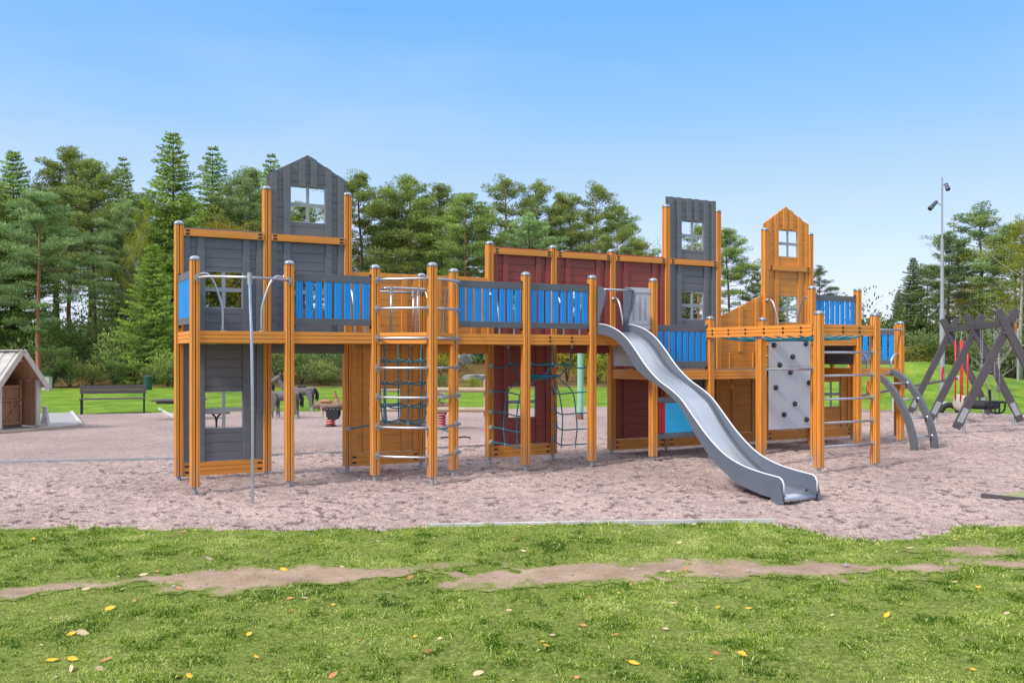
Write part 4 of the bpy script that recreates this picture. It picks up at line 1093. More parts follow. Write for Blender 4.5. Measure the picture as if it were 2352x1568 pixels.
# ------------------------------------------------------------------ spring riders
def spring(r, z0, z1, rad=.10, turns=5):
    b = MB(); b.tube([(rad*math.cos(t), rad*math.sin(t), z0+(z1-z0)*t/(2*math.pi*turns)) for t in np.linspace(0, 2*math.pi*turns, turns*14)], .015, 7, True)
    b.build('spring', 'red', r, smooth=True)
    b = MB(); b.lathe([(.14, -.05), (.14, .015), (.0, .02)], 16); b.build('base_plate', 'blackmetal', r)
def saddle_rider():
    x, y = at(760, 22.6)
    r = thing('saddle_spring_rider', 'brown saddle on a red coil spring standing alone on the gravel', 'spring rider', (x, y, 0), -YAW)
    spring(r, .02, .30)
    b = MB(); b.tube(cr([(-.42, 0, .44), (-.34, 0, .50), (-.15, 0, .47), (.05, 0, .46), (.25, 0, .50), (.36, 0, .50), (.42, 0, .44)], 4), [.05]*4+[.11]*4+[.13]*4+[.13]*4+[.12]*4+[.10]*4+[.04], 14, squash=.9); b.build('seat', 'leather', r, smooth=True)
    b = MB(); b.tube(cr([(.16, 0, .52), (.14, 0, .64), (.10, 0, .78), (.10, 0, .84)], 4), [.075]*4+[.045]*4+[.03]*4+[.042], 12); b.build('saddle_horn', 'tan', r, smooth=True)
    b = MB(); b.tube(cr([(-.33, 0, .57), (-.15, 0, .60), (.02, 0, .58)], 4), [.03, .05, .07, .09, .1, .1, .1, .09, .06], 12, squash=.5); b.build('cantle', 'tan', r, smooth=True)
    for s in (-1, 1):
        b = MB(); b.prism([(-.10, .46), (.22, .46), (.21, .24), (.16, .16), (-.02, .16), (-.09, .24)], s*.135-.01, s*.135+.01, 'y'); fl = b.build('side_flap', 'black', r, bevel=.006)
        b = MB()
        for k in range(4): b.tube([(-.06+k*.08, s*.15-s*.006, .42), (-.06+k*.08, s*.15+s*.003, .42)], .012, 8)
        b.build('studs', 'galv', fl)
        b = MB(); b.box(-.22, -.20, s*.12-.01, s*.12+.01, .22, .48); b.box(.33, .35, s*.10-.01, s*.10+.01, .27, .48); b.build('strap', 'weather', r)
saddle_rider()
def animal_rider():
    x, y = at(1015, 21.9)
    r = thing('animal_spring_rider', 'brown spring rider with white head beside the round rail fence', 'spring rider', (x, y, 0), -YAW)
    spring(r, .02, .32, .09)
    b = MB(); b.tube(cr([(-.30, 0, .50), (-.15, 0, .55), (.1, 0, .50), (.32, 0, .46), (.42, 0, .44)], 4), [.06]*3+[.12]*4+[.13]*4+[.12]*4+[.06, .04], 14, squash=.8); b.build('body', 'leather', r, smooth=True)
    b = MB(); b.tube(cr([(-.18, 0, .60), (-.20, 0, .72), (-.10, 0, .80), (.02, 0, .76), (.08, 0, .68)], 4), [.09]*4+[.1]*4+[.085]*4+[.06]*4+[.035], 12); b.build('head', 'weather', r, smooth=True)
    b = MB(); b.box(-.12, .12, -.12, .12, .34, .37); b.build('spring_plate', 'red', r)
    b = MB(); b.tube([(-.05, -.2, .66), (-.05, .2, .66)], .014, 8); b.build('handle', 'black', r)
animal_rider()
# ------------------------------------------------------------------ round rail fence
def rail_fence():
    xa, ya = at(838, 21.9); xb, yb = at(1118, 21.6)
    L_ = math.hypot(xb-xa, yb-ya); ang = math.atan2(yb-ya, xb-xa)
    r = thing('rail_fence', 'peeled log fence with two round rails behind the orange panel', 'fence', (xa, ya, 0), ang)
    for z, rad in ((.91, .058), (.45, .058)):
        b = MB(); b.tube([(-.05, 0, z), (L_/2, .0, z+.004), (L_+.05, 0, z)], rad, 14); b.build('rail', 'log', r, smooth=False)
    for x in (.05, L_*.5, L_-.03):
        b = MB(); b.tube([(x, .09, -.3), (x, .09, 1.12), (x, .09, 1.15)], [.055, .055, .045], 12); b.build('fence_post', 'log', r)
rail_fence()
def tie():   # two dark straps lying on gravel
    x, y = at(1045, 19.2)
    b = MB(); b.tube(cr([(-.3, 0, .02), (-.15, .02, .03), (0, 0, .02), (.2, .04, .035), (.32, .0, .02)], 4), .018, 6); tag(b.build('rubber_strap', 'black', None, (x, y, ground_z(x, y)), -YAW), 'loose black strap lying on the gravel by the corner posts', 'strap')
tie()
# ------------------------------------------------------------------ mint green pole
x, y = at(1333, 25.2)
r = thing('mint_pole', 'mint green round pole with brown foot behind the red panels', 'pole', (x, y, 0))
b = MB(); b.tube([(0, 0, .16), (0, 0, 2.6)], .082, 20); b.build('shaft', 'mint', r, smooth=False)
b = MB(); b.tube([(0, 0, -.2), (0, 0, .16)], .084, 20); b.build('foot', 'rust', r)
# ------------------------------------------------------------------ lamp post
def lamp():
    x, y = at(2164, 30.6); z = ground_z(x, y)
    r = thing('floodlight_mast', 'tall slim steel mast with two small floodlights behind the swings', 'lamp post', (x, y, z))
    b = MB(); b.tube([(0, 0, .15), (0, 0, 3.2), (0, 0, 3.22), (0, 0, 5.5), (0, 0, 5.52), (0, 0, 7.55)], [.085, .085, .062, .055, .032, .028], 14); b.build('mast', 'galv', r, smooth=False)
    b = MB(); b.lathe([(.26, -.1), (.26, .03), (.24, .06), (.16, .18), (.0, .19)], 16); b.build('concrete_base', 'concrete', r)
    u = Vector((RT[0], RT[1], 0)); f_ = Vector((-FW[0], -FW[1], 0))
    def fl(z, p, q, arm):
        b = MB(); b.tube([p-(q-p)*.12, p, p.lerp(q, .9), q], [.045, .06, .078, .078], 14); o = b.build('floodlight', 'horsewood' if False else 'slate', r)
        b = MB(); b.tube([arm, p], .018, 8); b.build('bracket_arm', 'galv', o)
        b = MB(); b.tube([q, q+(q-p).normalized()*.012], .068, 14); b.build('lens', 'black', o)
    fl(0, u*.13+Vector((0, 0, 7.33)), u*.15+f_*.10+Vector((0, 0, 7.13)), Vector((0, 0, 7.30)))
    fl(0, -u*.20+Vector((0, 0, 6.74)), -u*.44+f_*.06+Vector((0, 0, 6.50)), Vector((0, 0, 6.62)))
lamp()
# ------------------------------------------------------------------ seesaw
def seesaw():
    x, y = at(2058, 28.3); z = ground_z(x, y)
    ang = math.radians(-6)-YAW+math.radians(4)
    r = thing('seesaw', 'long plank seesaw with red ring handles in front of the green mound', 'seesaw', (x, y, z), ang)
    b = MB(); b.bar((-1.35, 0, .42), (1.8, 0, 1.00), .26, .06); b.build('plank', 'benchwood', r, bevel=.008)
    b = MB(); b.box(-.10, .10, -.08, .08, -.2, .62); b.build('pivot_post', 'light_grey', r, bevel=.015)
    for xx, zz in ((-.85, .53), (.95, .86), (1.40, .95)):
        t = [(xx+.13*math.sin(a)*.6, .10*math.cos(a)*0+.13*math.sin(a), zz+.2-.19*math.cos(a)) for a in np.linspace(0, 2*math.pi, 25)]
        b = MB(); b.tube(t, .02, 8, False); b.build('ring_handle', 'red', r, smooth=True)
    b = MB(); b.box(1.72, 1.86, -.12, .12, .95, 1.08); b.build('bumper', 'weather', r, bevel=.01)
    x2, y2 = at(2181, 27.6)
    b = MB(); b.tube([(.27*math.cos(a), 0, .27*math.sin(a)-.05) for a in np.linspace(0, math.pi, 20)], .085, 12); tag(b.build('half_tyre', 'black', None, (x2, y2, ground_z(x2, y2)), -YAW, smooth=True), 'half-buried black tyre sticking up from the gravel under the seesaw end', 'tyre')
seesaw()
# ------------------------------------------------------------------ swings
def swings():
    pf = Vector((*at(2181, 25.9), 0)); pn = Vector((*at(2313, 20.3), 0)); d = pn-pf; L_ = d.length; ang = math.atan2(d.y, d.x)
    r = thing('swing_frame', 'dark brown timber swing frame on three crossed A-frames', 'swing set', (pf.x, pf.y, 0), ang)
    zb = 2.42
    b = MB(); b.box(-.12, L_+.1, -.05, .05, zb-.07, zb+.07); b.build('top_beam', 'brownwood', r, bevel=.006)
    fr = (0.0, L_*.5, L_)
    for k, xx in enumerate(fr):
        for s in (-1, 1):
            xo = xx+s*.056
            foot = Vector((xo, s*1.02, .10)); head = Vector((xo, -s*.20, zb+.30))
            b = MB(); b.bar(foot, head, .165, .11, (1, 0, 0)); lg = b.build('leg', 'brownwood', r, bevel=.006)
            dd = (head-foot).normalized()
            p = foot+dd*.16; b = MB(); b.bar(p, p+dd*.33, .12, .122, (1, 0, 0)); q = foot+dd*.30; b.tube([(q.x, q.y-s*.04, -.3), (q.x, q.y-s*.04, q.z)], .032, 10); b.build('steel_shoe', 'galv', lg)
        b = MB(); b.box(xx-.09, xx+.09, -.06, .06, zb-.22, zb-.075); b.build('beam_bracket', 'galv', r, bevel=.003)
    R4 = Matrix.Rotation(ang, 4, 'Z'); O = Vector((pf.x, pf.y, 0))
    # nest bench with red sleeves (first bay)
    x0 = L_*.25
    w = thing('bench_swing', 'pale padded bench swing hanging on four red-sleeved chains', 'swing', tuple(O+R4 @ Vector((x0, 0, 0))), ang, 'swings hanging from the brown frame')
    b = MB(); 
    b.tube(cr([(-.62, 0, .47), (-.5, 0, .45), (.5, 0, .45), (.62, 0, .47)], 4), [.05]+[.085]*11+[.05], 12, squash=2.6); b.build('seat', 'weather', w, smooth=True)
    for xx, yy in ((-.30, -.085), (.30, -.085), (-.30, .085), (.30, .085)):
        b = MB(); b.tube([(xx, yy, .5), (xx, yy, 2.10)], .020, 10); b.build('chain_sleeve', 'redsleeve', w, smooth=True)
        b = MB(); b.tube([(xx, yy, 2.10), (xx, yy*.5, zb-.07)], .010, 6); b.build('chain', 'galv', w)
    def chain(p, q, par):
        b = MB(); p = Vector(p); q = Vector(q); n = int((q-p).length/.045); u = (q-p).normalized(); a = u.orthogonal().normalized(); c = u.cross(a)
        for k in range(n):
            m = p.lerp(q, (k+.5)/n); t = a if k % 2 else c
            b.tube([m-u*.02+t*.007, m+u*.02+t*.007], .0045, 4, False); b.tube([m-u*.02-t*.007, m+u*.02-t*.007], .0045, 4, False)
        b.build('chain', 'galv', par)
    x1 = L_*.62
    w = thing('tyre_swing', 'flat black tyre swing hanging level on chains', 'swing', tuple(O+R4 @ Vector((x1, 0, 0))), ang, 'swings hanging from the brown frame')
    b = MB(); b.tube([(.30*math.cos(t), .30*math.sin(t), .52) for t in np.linspace(0, 2*math.pi, 33)], .095, 14, False); b.build('tyre', 'black', w, smooth=True)
    for sx, sy in ((-1, -1), (1, -1), (-1, 1), (1, 1)): chain((sx*.22, sy*.22, .6), (sx*.06, 0, 1.5), w)
    for sx in (-1, 1): chain((sx*.06, 0, 1.5), (sx*.10, 0, zb-.07), w)
    x2 = L_*.86
    w = thing('toddler_swing', 'black toddler swing seat with curved front guard nearest the camera', 'swing', tuple(O+R4 @ Vector((x2, 0, 0))), ang, 'swings hanging from the brown frame')
    b = MB(); b.tube([(.20*math.cos(t), .17*math.sin(t), .66) for t in np.linspace(0, 2*math.pi, 25)], .022, 10, False)
    b.tube(cr([(-.20, 0, .66), (-.17, 0, .45), (0, 0, .40), (.17, 0, .45), (.20, 0, .66)], 5), .02, 10); b.tube(cr([(0, -.17, .66), (0, -.14, .46), (0, 0, .40), (0, .14, .46), (0, .17, .66)], 5), .02, 10)
    for s in (-.05, .06): b.tube(cr([(s-.12, -.12, .66), (s-.14, -.12, .82), (s-.08, -.14, .93)], 5), .018, 8)
    b.build('seat', 'black', w, smooth=True)
    for sx in (-1, 1): chain((sx*.2, 0, .68), (sx*.22, 0, zb-.07), w)
swings()
# far grey post at the right edge
x, y = at(2338, 40)
z = ground_z(x, y); b = MB(); b.tube([(0, 0, -.3), (0, 0, 2.2), (0, 0, 2.25)], [.05, .05, .03], 10); tag(b.build('grey_pole', 'galv', None, (x, y, z)), 'plain grey pole standing on the brown slope behind the swings', 'pole')

# ------------------------------------------------------------------ rocks
def rock(px_, d, s, label, flat=1.0, seed=0):
    x, y = at(px_, d); z = ground_z(x, y); random.seed(seed)
    import bmesh
    bm = bmesh.new(); bmesh.ops.create_icosphere(bm, subdivisions=4, radius=1)
    for v in bm.verts:
        k = 1+.35*mn.noise(v.co*1.1+Vector((seed*3.1, 0, 0)))+.12*mn.noise(v.co*3.5+Vector((seed, 0, 0)))
        q = v.co*k; q = Vector((max(-.78, min(.78, q.x)), max(-.7, min(.7, q.y)), max(-.6, min(.72, q.z)))); v.co = Vector((q.x*s, q.y*s, q.z*s*flat))
    me = bpy.data.meshes.new('boulder'); bm.to_mesh(me); bm.free(); me.materials.append(M['rock'])
    o = bpy.data.objects.new('boulder', me); COL.objects.link(o); o.location = (x, y, z+.25*s*flat); tag(o, label, 'boulder')
rock(1063, 57, .62, 'squared grey boulder on the brown slope behind the corner post ladder', .9, 3)
rock(1093, 51, .75, 'low pale rock lying in the leaf litter at the foot of the slope', .35, 5)

# ------------------------------------------------------------------ foliage
def leaf_verts(C, D, L_, W, r_):
    """kite leaves: centre base C, direction D, length L_, width W"""
    n = len(C); rnd = r_.normal(size=(n, 3)); S = np.cross(D, rnd); S /= np.linalg.norm(S, axis=1)[:, None]+1e-9
    m = C+D*(L_*.45)[:, None]
    return np.stack([C, m+S*(W*.5)[:, None], C+D*L_[:, None], m-S*(W*.5)[:, None]], 1).reshape(-1, 3)
class Tree:
    def __init__(s, seed): s.r = np.random.default_rng(seed); s.C = []; s.D = []; s.L = []; s.W = []; s.T = []; s.mb = MB(); s.mb2 = MB()
    def leaves(s, C, D, L_, W, T): s.C.append(C); s.D.append(D); s.L.append(L_); s.W.append(W); s.T.append(T)
    def clump(s, c, rad, flat, n, base_t, lsize, up=.5, droop=0):
        r = s.r; v = r.normal(size=(n, 3)); v /= np.linalg.norm(v, axis=1)[:, None]; q = v*(r.random(n)**.45)[:, None]*rad; q[:, 2] *= flat
        C = c+q; D = v*.8+r.normal(size=(n, 3))*.35; D[:, 2] = D[:, 2]*.6+up-droop; D /= np.linalg.norm(D, axis=1)[:, None]
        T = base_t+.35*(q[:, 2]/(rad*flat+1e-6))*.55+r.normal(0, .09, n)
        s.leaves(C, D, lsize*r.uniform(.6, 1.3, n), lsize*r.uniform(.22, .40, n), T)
    def finish(s, leafmat, bark, crown_name='crown'):
        root = empty('tree_template')
        tr = s.mb.build('trunk', bark, root, smooth=True)
        if s.mb2.v: s.mb2.build('branches', 'bark_dark' if bark != 'bark_pale' else 'bark_pale', root, smooth=True)
        if s.C:
            V = leaf_verts(np.concatenate(s.C), np.concatenate(s.D), np.concatenate(s.L), np.concatenate(s.W), s.r)
            np_mesh(crown_name, V, 4, leafmat, root, tint=np.clip(np.concatenate(s.T), 0, 1))
        KIDS[root.name] = children(root)
        return root
def pine(seed, H=15, cb=.42, R=2.6, dens=1.0, cs=1.0, leafmat='needle_green', bark='bark_pine', spread=.5, n_limb=36, irregular=.5):
    t = Tree(seed); r = t.r
    wob = r.normal(0, .10, (6, 2)).cumsum(0)*.8
    def trunk(z):
        u = z/H*5; i = min(int(u), 4); f = u-i; return np.array([*(wob[i]*(1-f)+wob[i+1]*f), z])
    pts = [trunk(z) for z in np.linspace(0, H*.97, 14)]
    t.mb.tube([(*p[:2], p[2]-(.4 if i == 0 else 0)) for i, p in enumerate(pts)], list(np.linspace(.19, .035, 14)*(H/15)), 9)
    for k in range(n_limb):
        u = (k+r.uniform(0, 1))/n_limb; z = H*(cb+(1-cb)*u*.98)
        prof = (math.sin(math.pi*min(1, .20+.80*u)**1.15))**.8 if u > .0 else .5
        prof = max(.22, prof)
        ln = R*prof*r.uniform(1-irregular, 1.12); a = k*2.4+r.uniform(-.6, .6)
        if u < .18 and r.random() < .4: dead = True
        else: dead = False
        el = r.uniform(.0, .25)+.75*u**2
        b0 = trunk(z); d = np.array([math.cos(a)*math.cos(el), math.sin(a)*math.cos(el), math.sin(el)])
        e = b0+d*ln+np.array([0, 0, -.10*ln*(1-u)]); m = (b0+e)/2+np.array([0, 0, -.05*ln])
        t.mb2.tube([b0, m, e], [.045*(1-.6*u)*(H/15), .026, .008], 5, False)
        if dead or r.random() < .03: continue
        ns = max(2, int(ln*(3.5 if u > .4 else 1.7)))
        for q in range(ns):
            f = (.38 if u > .4 else .6)+(.62 if u > .4 else .4)*(q+r.random())/ns; c = b0+(e-b0)*f+np.array([r.normal(0, .20), r.normal(0, .20), .10+r.normal(0, .10)])*ln*.42
            rad = r.uniform(.28, .80)*(.75+.40*(1-u))*cs
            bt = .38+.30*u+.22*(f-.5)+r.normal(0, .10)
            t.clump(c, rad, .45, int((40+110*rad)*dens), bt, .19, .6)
            if r.random() < .5: t.mb2.tube([b0+(e-b0)*max(.1, f-.25), c], [.014, .005], 4, False)
    top = trunk(H*.97)
    for q in range(6): t.clump(top+np.array([r.normal(0, .42), r.normal(0, .42), r.uniform(-.9, .25)]), .42, .7, int(80*dens), .70, .2, .8)
    o = t.finish(leafmat, bark); o['H'] = H; return o
def spruce(seed, H=16, R=2.5, cb=.04, leafmat='needle_spruce', dens=1.0, power=.8, gap=.40):
    t = Tree(seed); r = t.r
    t.mb.tube([(0, 0, -.4), (0, 0, H*.5), (0, 0, H*.99)], [.22, .13, .012], 9)
    z = H*cb
    while z < H*.985:
        u = z/H; ln0 = R*(1-u)**power+.12
        nb = 8 if u < .8 else 6; a0 = r.uniform(0, 6)
        for k in range(nb):
            a = a0+k*2*math.pi/nb+r.uniform(-.25, .25); ln = ln0*r.uniform(.5, 1.25)
            el = -.38+.85*u
            d = np.array([math.cos(a), math.sin(a), 0])
            pts = [np.array([0, 0, z])+d*ln*f+np.array([0, 0, math.tan(el)*ln*f*(1-.55*f)+.14*ln*f*f*f]) for f in (0, .35, .7, 1)]
            t.mb2.tube(pts, [.022, .015, .009, .004], 4, False)
            n = int((12+42*ln)*dens)
            f = r.random(n)**.75*.97+.03
            P = np.array([pts[0]*(1-x)+pts[3]*x if False else (pts[int(min(2, x*3))]*(1-(x*3-int(min(2, x*3))))+pts[int(min(2, x*3))+1]*(x*3-int(min(2, x*3)))) for x in f])
            side = np.array([-d[1], d[0], 0]); w = (.32*ln*(1-.55*f)+.08)
            P = P+side*(r.uniform(-1, 1, n)*w)[:, None]+np.array([0, 0, 1])*r.normal(0, .05, n)[:, None]
            D = d*.5+side*r.uniform(-.7, .7, n)[:, None]+np.array([0, 0, -1])*(r.uniform(.1, 1.9, n)*(1-.65*u))[:, None]+np.array([0, 0, .35*u])
            D /= np.linalg.norm(D, axis=1)[:, None]
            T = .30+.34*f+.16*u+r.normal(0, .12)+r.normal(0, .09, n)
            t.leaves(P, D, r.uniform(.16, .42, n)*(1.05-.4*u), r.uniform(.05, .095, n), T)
        z += gap*r.uniform(.75, 1.2)*(1-.35*u)
    o = t.finish(leafmat, 'bark_dark'); o['H'] = H; return o
def bush(seed, H=1.8, R=1.1, leafmat='shrub', n=26, ls=.13, dens=1.0, bark='bark_dark', columnar=False):
    t = Tree(seed); r = t.r
    for k in range(7):
        a = r.uniform(0, 6.3); e = (math.cos(a)*R*.6*r.random(), math.sin(a)*R*.6*r.random(), H*r.uniform(.5, .85)); t.mb.tube([(0, 0, -.1), (e[0]*.4, e[1]*.4, e[2]*.5), e], [.03, .02, .006], 5, False)
    for k in range(n):
        a = r.uniform(0, 6.3); q = r.random()**.6; z = r.uniform(.1, 1)**.8
        rr = R*q*(1-.55*z if not columnar else .8)
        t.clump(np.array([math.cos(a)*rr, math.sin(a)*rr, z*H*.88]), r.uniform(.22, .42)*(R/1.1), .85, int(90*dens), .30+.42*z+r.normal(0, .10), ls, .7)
    o = t.finish(leafmat, bark, 'foliage'); o['H'] = H; return o
def broadleaf(seed, H=9, R=2.6, leafmat='olive', bare=False, bark='bark_pale'):
    t = Tree(seed); r = t.r
    t.mb.tube([(0, 0, -.3), (.1, 0, H*.3), (.0, .1, H*.7)], [.12, .09, .04], 8)
    for k in range(30 if bare else 26):
        z = H*r.uniform(.18, .85); a = r.uniform(0, 6.3); ln = R*(1.1-z/H)*r.uniform(.6, 1.1)+.4; e = np.array([math.cos(a)*ln, math.sin(a)*ln, z+ln*r.uniform(.4, 1.0)])
        b0 = np.array([.05, .05, z]); m = (b0+e)/2+np.array([0, 0, -.1])
        t.mb2.tube([b0, m, e], [.04, .022, .006], 5, False)
        for q in range(6):
            f = r.uniform(.3, 1); s0 = b0+(e-b0)*f; s1 = s0+r.normal(0, .35, 3)+np.array([0, 0, .35]); t.mb2.tube([s0, s1], [.012, .004], 4, False)
            if not bare: t.clump(s1, r.uniform(.3, .55), .8, 60, .35+.4*z/H+r.normal(0, .12), .14, .2)
    o = t.finish(leafmat, bark); o['H'] = H; return o

T = {}
T['pA'] = pine(1, 15, .26, 3.9, 1.0, 1.0, 'needle_blue', 'bark_pine', n_limb=58)
T['pB'] = pine(2, 15, .36, 3.6, 1.0, 1.1, 'needle_green', 'bark_pine', n_limb=56)
T['pC'] = pine(3, 15, .30, 3.9, 1.0, 1.1, 'needle_green', 'bark_dark', n_limb=58)
T['pD'] = pine(4, 15, .34, 3.5, .85, 1.0, 'needle_green', 'bark_pine', n_limb=46, irregular=.6)
T['pE'] = pine(5, 15, .22, 3.9, .95, 1.05, 'needle_blue', 'bark_dark', n_limb=54, irregular=.5)
T['pF'] = pine(6, 15, .24, 4.0, .85, 1.0, 'needle_dark', 'bark_dark', n_limb=50, irregular=.6)
T['sA'] = spruce(11, 16, 4.0, .03, dens=1.25, power=.72, gap=.5)
T['sB'] = spruce(12, 16, 3.2, .05, dens=1.0, power=.75, gap=.55)
T['sC'] = spruce(13, 16, 3.2, .06, 'needle_dark', 1.4, .7, .42)
T['bA'] = bush(21, 1.9, 1.2); T['bB'] = bush(22, 2.2, .85, columnar=True, n=30); T['bC'] = bush(23, 1.6, 1.3, 'autumn', ls=.11, n=20, dens=.7); T['bD'] = bush(24, 1.7, 1.3, 'needle_green', n=26)
T['bE'] = bush(25, 1.7, 1.5, 'needle_dark', n=26); T['bF'] = bush(26, 1.6, 1.2, 'olive', n=22, dens=.7)
T['oA'] = broadleaf(31, 9, 2.8, 'olive'); T['oB'] = broadleaf(32, 6, 2.2, 'autumn'); T['oC'] = broadleaf(33, 5, 1.9, 'olive', bare=True)
for k, o in T.items():
    o.name = 'tpl_'+k
used = set()
def plant(k, px_, top, d, name, label, cat, group=None, wide=1.0, zoff=0):
    x, y = at(px_, d); z = ground_z(x, y)+zoff; h = rise(top, d)-z
    src = T[k]
    if k in used:
        o = src.copy(); COL.objects.link(o)
        for c in KIDS_T[k]:
            g_ = c.copy(); COL.objects.link(g_); g_.parent = o
    else: o = src; used.add(k)
    if 'H' in o.keys(): s = h/TH[k]; del o['H']
    else: s = h/TH[k]
    o.name = name; o.location = (x, y, z); o.scale = (s*wide, s*wide, s); o.rotation_euler = (0, 0, random.uniform(0, 6.28))
    return tag(o, label, cat, group)
TH = {k: o['H'] for k, o in T.items()}
KIDS_T = {k: children(o) for k, o in T.items()}
random.seed(5)
TR = 'trees along the front of the wood'
for a in [
 ('sA', 30, 345, 61, 'spruce_tree', 'broad bright green spruce behind the roof of the play hut, leftmost in the wood', 'tree', TR, 1.0),
 ('pA', 88, 442, 51, 'pine_tree', 'blue-green pine with sunlit orange trunk just behind the play hut', 'tree', TR, 1.25),
 ('pB', 165, 350, 64, 'pine_tree', 'flat-topped pine, highest crown between the hut pine and the giant spruce', 'tree', TR, 1.0),
 ('pC', 212, 374, 60, 'pine_tree', 'pine with long bare red-brown trunk standing above the park bench', 'tree', TR, 1.1),
 ('sB', 282, 360, 67, 'spruce_tree', 'slender spruce top right beside the red-trunked pine', 'tree', TR, 1.0),
 ('pE', 290, 470, 57, 'pine_tree', 'low bluish pine in front of the slender spruce', 'tree', TR, 1.1),
 ('sA', 398, 303, 58, 'spruce_tree', 'tallest spruce of all, its drooping boughs reaching the ground by the green bin', 'tree', TR, 1.0),
 ('sA', 350, 560, 50, 'spruce_tree', 'short yellowish green spruce at the foot of the tallest spruce', 'tree', TR, 1.15),
 ('sB', 488, 335, 65, 'spruce_tree', 'pointed open spruce above the left corner post of the play structure', 'tree', TR, 1.15),
 ('pE', 555, 405, 62, 'pine_tree', 'rounded bluish pine rising over the grey wall panel', 'tree', TR, 1.0),
 ('sB', 622, 352, 68, 'spruce_tree', 'narrow spruce top touching the left eave of the grey gable', 'tree', TR, 1.0),
 ('pC', 575, 392, 72, 'pine_tree', 'dark pine crown just left of the grey gable spruce', 'tree', TR, .9),
 ('pB', 700, 470, 64, 'pine_tree', 'pine seen through the upper window of the grey gable', 'tree', TR, 1.0),
 ('pC', 822, 402, 59, 'pine_tree', 'tall pine directly right of the grey gable', 'tree', TR, 1.1),
 ('pD', 890, 430, 67, 'pine_tree', 'thin topped pine, second right of the grey gable', 'tree', TR, 1.0),
 ('pB', 948, 412, 60, 'pine_tree', 'dense green pine above the corner rung ladder', 'tree', TR, 1.15),
 ('pC', 1010, 428, 64, 'pine_tree', 'broad dark pine just left of the forked orange one', 'tree', TR, 1.0),
 ('pB', 1066, 448, 57, 'pine_tree', 'pine with forked orange stem left of the red wall panels', 'tree', TR, 1.15),
 ('pD', 1160, 412, 63, 'pine_tree', 'wind-swept pine above the leftmost red panel', 'tree', TR, 1.05),
 ('pD', 1240, 420, 66, 'pine_tree', 'slim open pine above the second red panel', 'tree', TR, 1.0),
 ('pC', 1290, 448, 69, 'pine_tree', 'thick dark pine over the post between second and third red panels', 'tree', TR, 1.0),
 ('pD', 1372, 426, 61, 'pine_tree', 'airy pine with visible branches above the third red panel', 'tree', TR, 1.0),
 ('pE', 1215, 500, 58, 'pine_tree', 'low full pine filling the gap behind the middle red panel', 'tree', TR, 1.2),
 ('pB', 1415, 478, 66, 'pine_tree', 'leaning pine crown next to the airy pine', 'tree', TR, .9),
 ('pC', 1462, 548, 60, 'pine_tree', 'low sloping pine left of the flat-topped grey tower', 'tree', TR, 1.1),
 ('pD', 1605, 520, 68, 'pine_tree', 'pine seen through the windows of the flat-topped grey tower', 'tree', TR, 1.0),
 ('pC', 1668, 528, 62, 'pine_tree', 'open pine directly right of the flat-topped grey tower', 'tree', TR, 1.1),
 ('pF', 1738, 620, 76, 'pine_tree', 'small distant pine touching the left side of the orange tower', 'tree', TR, 1.0),
 ('pD', 1806, 665, 74, 'pine_tree', 'pine seen through the lower window of the orange tower', 'tree', TR, 1.2),
 ('pF', 1886, 612, 70, 'pine_tree', 'umbrella shaped pine right of the orange tower', 'tree', TR, 1.0),
 ('sC', 2098, 590, 55, 'spruce_tree', 'ragged dark spruce left of the floodlight mast', 'tree', TR, 1.15),
 ('pF', 2180, 535, 52, 'pine_tree', 'dark airy pine directly behind the floodlight mast', 'tree', TR, 1.1),
 ('pE', 2252, 482, 54, 'pine_tree', 'biggest pine on the right, rising above the swings', 'tree', TR, 1.5),
 ('pA', 2330, 515, 49, 'pine_tree', 'bluish pine at the far right behind the swing frame', 'tree', TR, 1.4),
 ('oA', 2345, 500, 44, 'birch_tree', 'yellow-green birch at the right edge behind the bluish pine', 'tree', TR, 1.1),
 ('oC', 2292, 745, 34, 'bare_tree', 'small leafless pale tree on the slope behind the tyre swing', 'tree', None, 1.0),
 ('oC', 1510, 555, 70, 'bare_tree', 'nearly bare thin tree just left of the flat-topped grey tower', 'tree', None, .7),
 ('oA', 318, 485, 54, 'birch_tree', 'yellowish birch glowing in front of the tallest spruce', 'tree', None, .5),
 ('oB', 508, 500, 59, 'birch_tree', 'yellow birch low beside the pointed open spruce', 'tree', None, .9),
 ('oB', 2235, 640, 58, 'birch_tree', 'yellow leaved tree showing between the dark pines on the right', 'tree', None, 1.0)]:
    plant(*a)
BG = 'pines deep inside the wood'
k_ = 0
rr_ = random.Random(3)
for px_ in list(range(-90, 1440, 48))+[1480, 1560, 1592, 1790]:
    d = rr_.uniform(76, 100); top = (rr_.uniform(420, 500) if px_ < 600 else rr_.uniform(480, 560)) if px_ < 1350 else rr_.uniform(590, 650)
    plant(rr_.choice(['pF', 'pC', 'sC', 'pF']), px_+rr_.uniform(-20, 20), top, d, 'pine_tree', 'dark conifer deep inside the wood behind the front row of trees', 'tree', BG, 1.25)
for px_ in range(2080, 2560, 55):
    plant(rr_.choice(['pF', 'sC']), px_+rr_.uniform(-20, 20), rr_.uniform(600, 680), rr_.uniform(64, 84), 'pine_tree', 'dark conifer far behind the swings and the mound', 'tree', 'conifers far behind the swings', 1.25)
for px_, top in ((-60, 400), (-170, 380), (-300, 420), (-430, 400), (2450, 500), (2560, 480), (2700, 520)):
    plant(rr_.choice(['pC', 'sA', 'pB', 'sC']), px_, top, rr_.uniform(52, 62), 'pine_tree', 'conifer of the wood outside the picture edge', 'tree', 'conifers beyond the picture edge', 1.1)
SH = 'shrubs at the foot of the wood'
